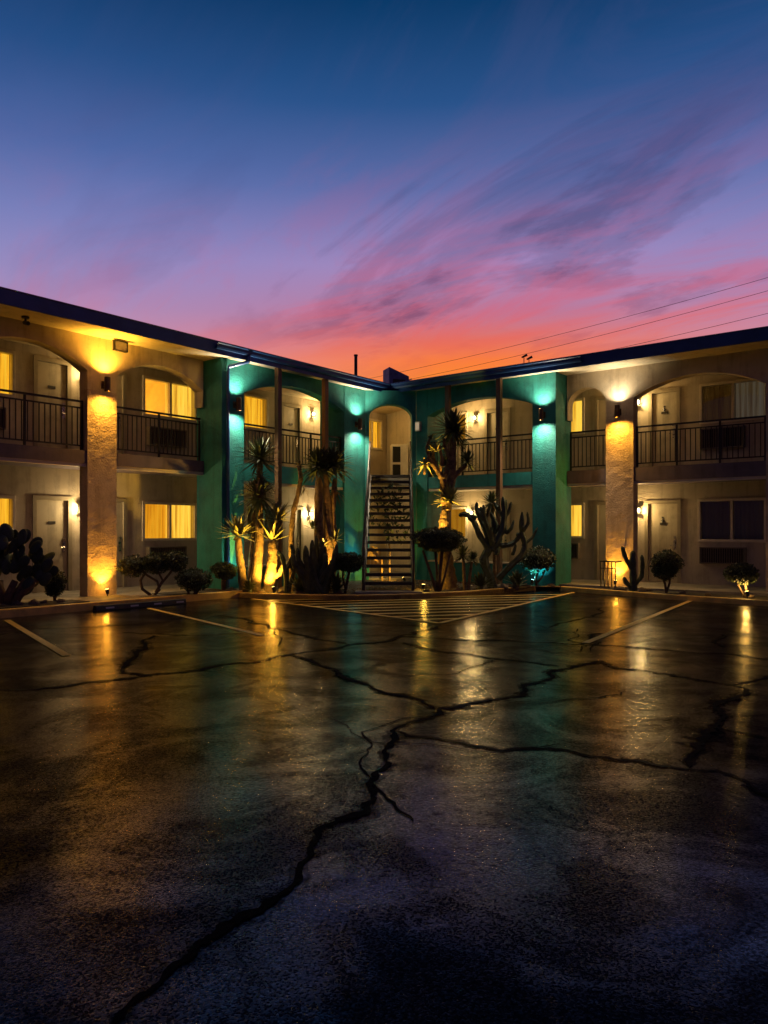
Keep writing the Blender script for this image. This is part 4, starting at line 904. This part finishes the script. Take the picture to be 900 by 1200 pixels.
yucca(gd(523, 18.30, .10), 'tall forked yucca tree beside the stairs with gold-lit branches', 'forked_yucca_tree', [
 ([(527, 695), (524, 668), (520, 640), (521, 615), (523, 596)], .22, .12), ([(523, 600), (521, 580), (519, 562), (512, 550), (503, 538)], .11, .05), ([(519, 562), (526, 545), (526, 528)], .08, .05),
 ([(523, 598), (528, 575), (530, 550), (531, 528), (531, 508)], .12, .07), ([(531, 560), (540, 550), (547, 545)], .07, .05), ([(512, 550), (508, 535, .1), (509, 520, .1)], .05, .035), ([(516, 555), (518, 538, -.1), (514, 522, -.1)], .05, .03), ([(503, 538), (500, 524), (504, 514)], .045, .03), ([(526, 535), (521, 524), (520, 514)], .045, .03), ([(503, 540), (498, 548), (497, 556)], .04, .03)],
 [((531, 504), 130, 30, .065, .12, -.8, 'yleaf'), ((548, 542), 60, 20, .05, .12, -.7, 'yleaf'), ((526, 588, -.15), 60, 23, .085, .05, -.35, 'ylit'), ((522, 545, .1), 30, 16, .04, .2, -.6, 'yleaf'), ((536, 512, .1), 60, 22, .05, .15, -.8, 'yleaf'), ((505, 516, .1), 18, 12, .04, .1, -.3, 'yleaf'), ((498, 545), 20, 15, .06, .3, -.9, 'ylit'), ((510, 530, -.1), 24, 16, .06, .1, -.2, 'ylit')], 523, 694)
yucca(gd(546, 17.95, .10), 'small dark spiky agave on thin stems beside the flat-topped shrub', 'small_yucca', [([(545, 696), (544, 675), (543, 655)], .045, .035), ([(548, 696), (551, 672), (553, 658)], .04, .03)], [((542, 652), 70, 17, .045, .1, -.7, 'yleaf'), ((554, 656), 60, 14, .045, .1, -.7, 'yleaf')], 546, 695)
yucca(gd(577, 18.90, .10), 'slim yucca with a dark spiky head behind the candelabra cactus', 'slim_yucca', [([(581, 691, .2), (581, 650, .2), (579, 615, .2), (578, 592, .2)], .05, .04)], [((577, 590, .2), 90, 20, .045, .15, -.9, 'yleaf')], 577, 690)

for k, (px, Y, n_, L_, lab) in enumerate([(352, 16.95, 60, 24, 'small spiky agave between the timber post and the clump of cacti'), (394, 16.95, 60, 26, 'dark spiky agave between the clump cactus and the stair shrub'), (563, 18.1, 50, 20, 'dark agave rosette left of the candelabra cactus trunk'), (606, 18.75, 46, 20, 'agave rosette between the candelabra cactus and the cyan-lit shrub'), (292, 17.15, 40, 16, 'short agave at the foot of the yucca clump')]):
    k_ = Y / FPX; t = thing('agave', lab, 'agave', Tr(gd(px, Y, .09))); MB().ball((0, 0, .05), (.07, .07, .08), 8, 6).build('heart', M['yleaf'], t, smooth=True)
    tag(rosette((0, 0, .06), n_, L_ * k_, .075, 90 + k, .08, .05).build('leaf_rosette', M['yleaf'], t), kind='stuff')
# iron cage at the pillar
a = at('R', -7.38, -.42, .135); t = thing('iron_cage', 'small black iron cage fence lit amber at the foot of the pillar', 'fence', MR @ Tr((-7.38, -.42, .13)))
MB().box((0, -.012, .60), (.40, .012, .63)).build('rail', M['iron'], t); MB().box((0, -.012, .44), (.40, .012, .46)).build('rail', M['iron'], t)
for k in range(5): MB().box((.012 + k * .092, -.011, 0), (.034 + k * .092, .011, .599)).build('bar', M['iron'], t)
for x in (0, .378): MB().box((x, .012, .60), (x + .02, .40, .63)).build('rail', M['iron'], t)

# rocks in the beds
rk = [MB().ball((0, 0, 0), (1, .8, .6), 9, 6, .55, s).mesh('rock', M['rock'], True) for s in (1, 4, 8)]
for k, (px, Y, r) in enumerate([(272, 17.5, .13), (289, 17.2, .12), (306, 17.1, .10), (330, 17.0, .10), (349, 16.9, .14), (357, 17.3, .16), (330, 17.5, .12), (398, 16.9, .09), (396, 17.4, .10), (590, 18.5, .15), (604, 18.7, .13), (562, 18.2, .10), (616, 18.95, .12), (598, 18.9, .10), (646, 19.1, .10), (535, 17.7, .10), (500, 17.5, .09),
                                 (728, 17.9, .12), (752, 17.5, .13), (760, 17.7, .09), (800, 16.9, .10), (830, 16.4, .08), (880, 15.9, .09), (718, 18.0, .09), (40, 13.9, .12), (72, 14.3, .10), (52, 14.1, .08), (20, 13.8, .10)]):
    p = gd(px, Y, .16 if px < 100 else .105); o = place('garden_rock', rk[k % 3], None, Tr(p) @ Matrix.Rotation(k * 1.3, 4, 'Z') @ Matrix.Diagonal((r, r, r, 1)))
    near = 'beside the forked cactus and clipped shrubs' if px > 700 else 'under the prickly pear' if px < 100 else 'at the foot of the yucca clump and dark cacti' if px < 420 else 'round the candelabra cactus and flat-topped shrub'
    tag(o, 'brown rough garden rock ' + near, 'rock', 'garden rocks ' + near)
mb = MB(); rnd = random.Random(3)
for _ in range(1500):
    f_ = rnd.random(); k = rnd.randrange(len(kerb) - 1); a = kerb[k].lerp(kerb[k + 1], rnd.random()); b = inner[2].lerp(inner[1], rnd.random()) if 330 < kp[k][0] < 600 else (inner[3].lerp(inner[2], rnd.random()) if kp[k][0] < 340 else inner[0].lerp(inner[1], rnd.random()))
    p = a.lerp(b, .03 + .9 * f_); r = rnd.uniform(.012, .035); mb.ball((p.x, p.y, .097), (r, r * .8, r * .7), 5, 3)
tag(mb.build('gravel', M['rock']), 'small loose gravel scattered over the planting bed', 'gravel', kind='stuff')
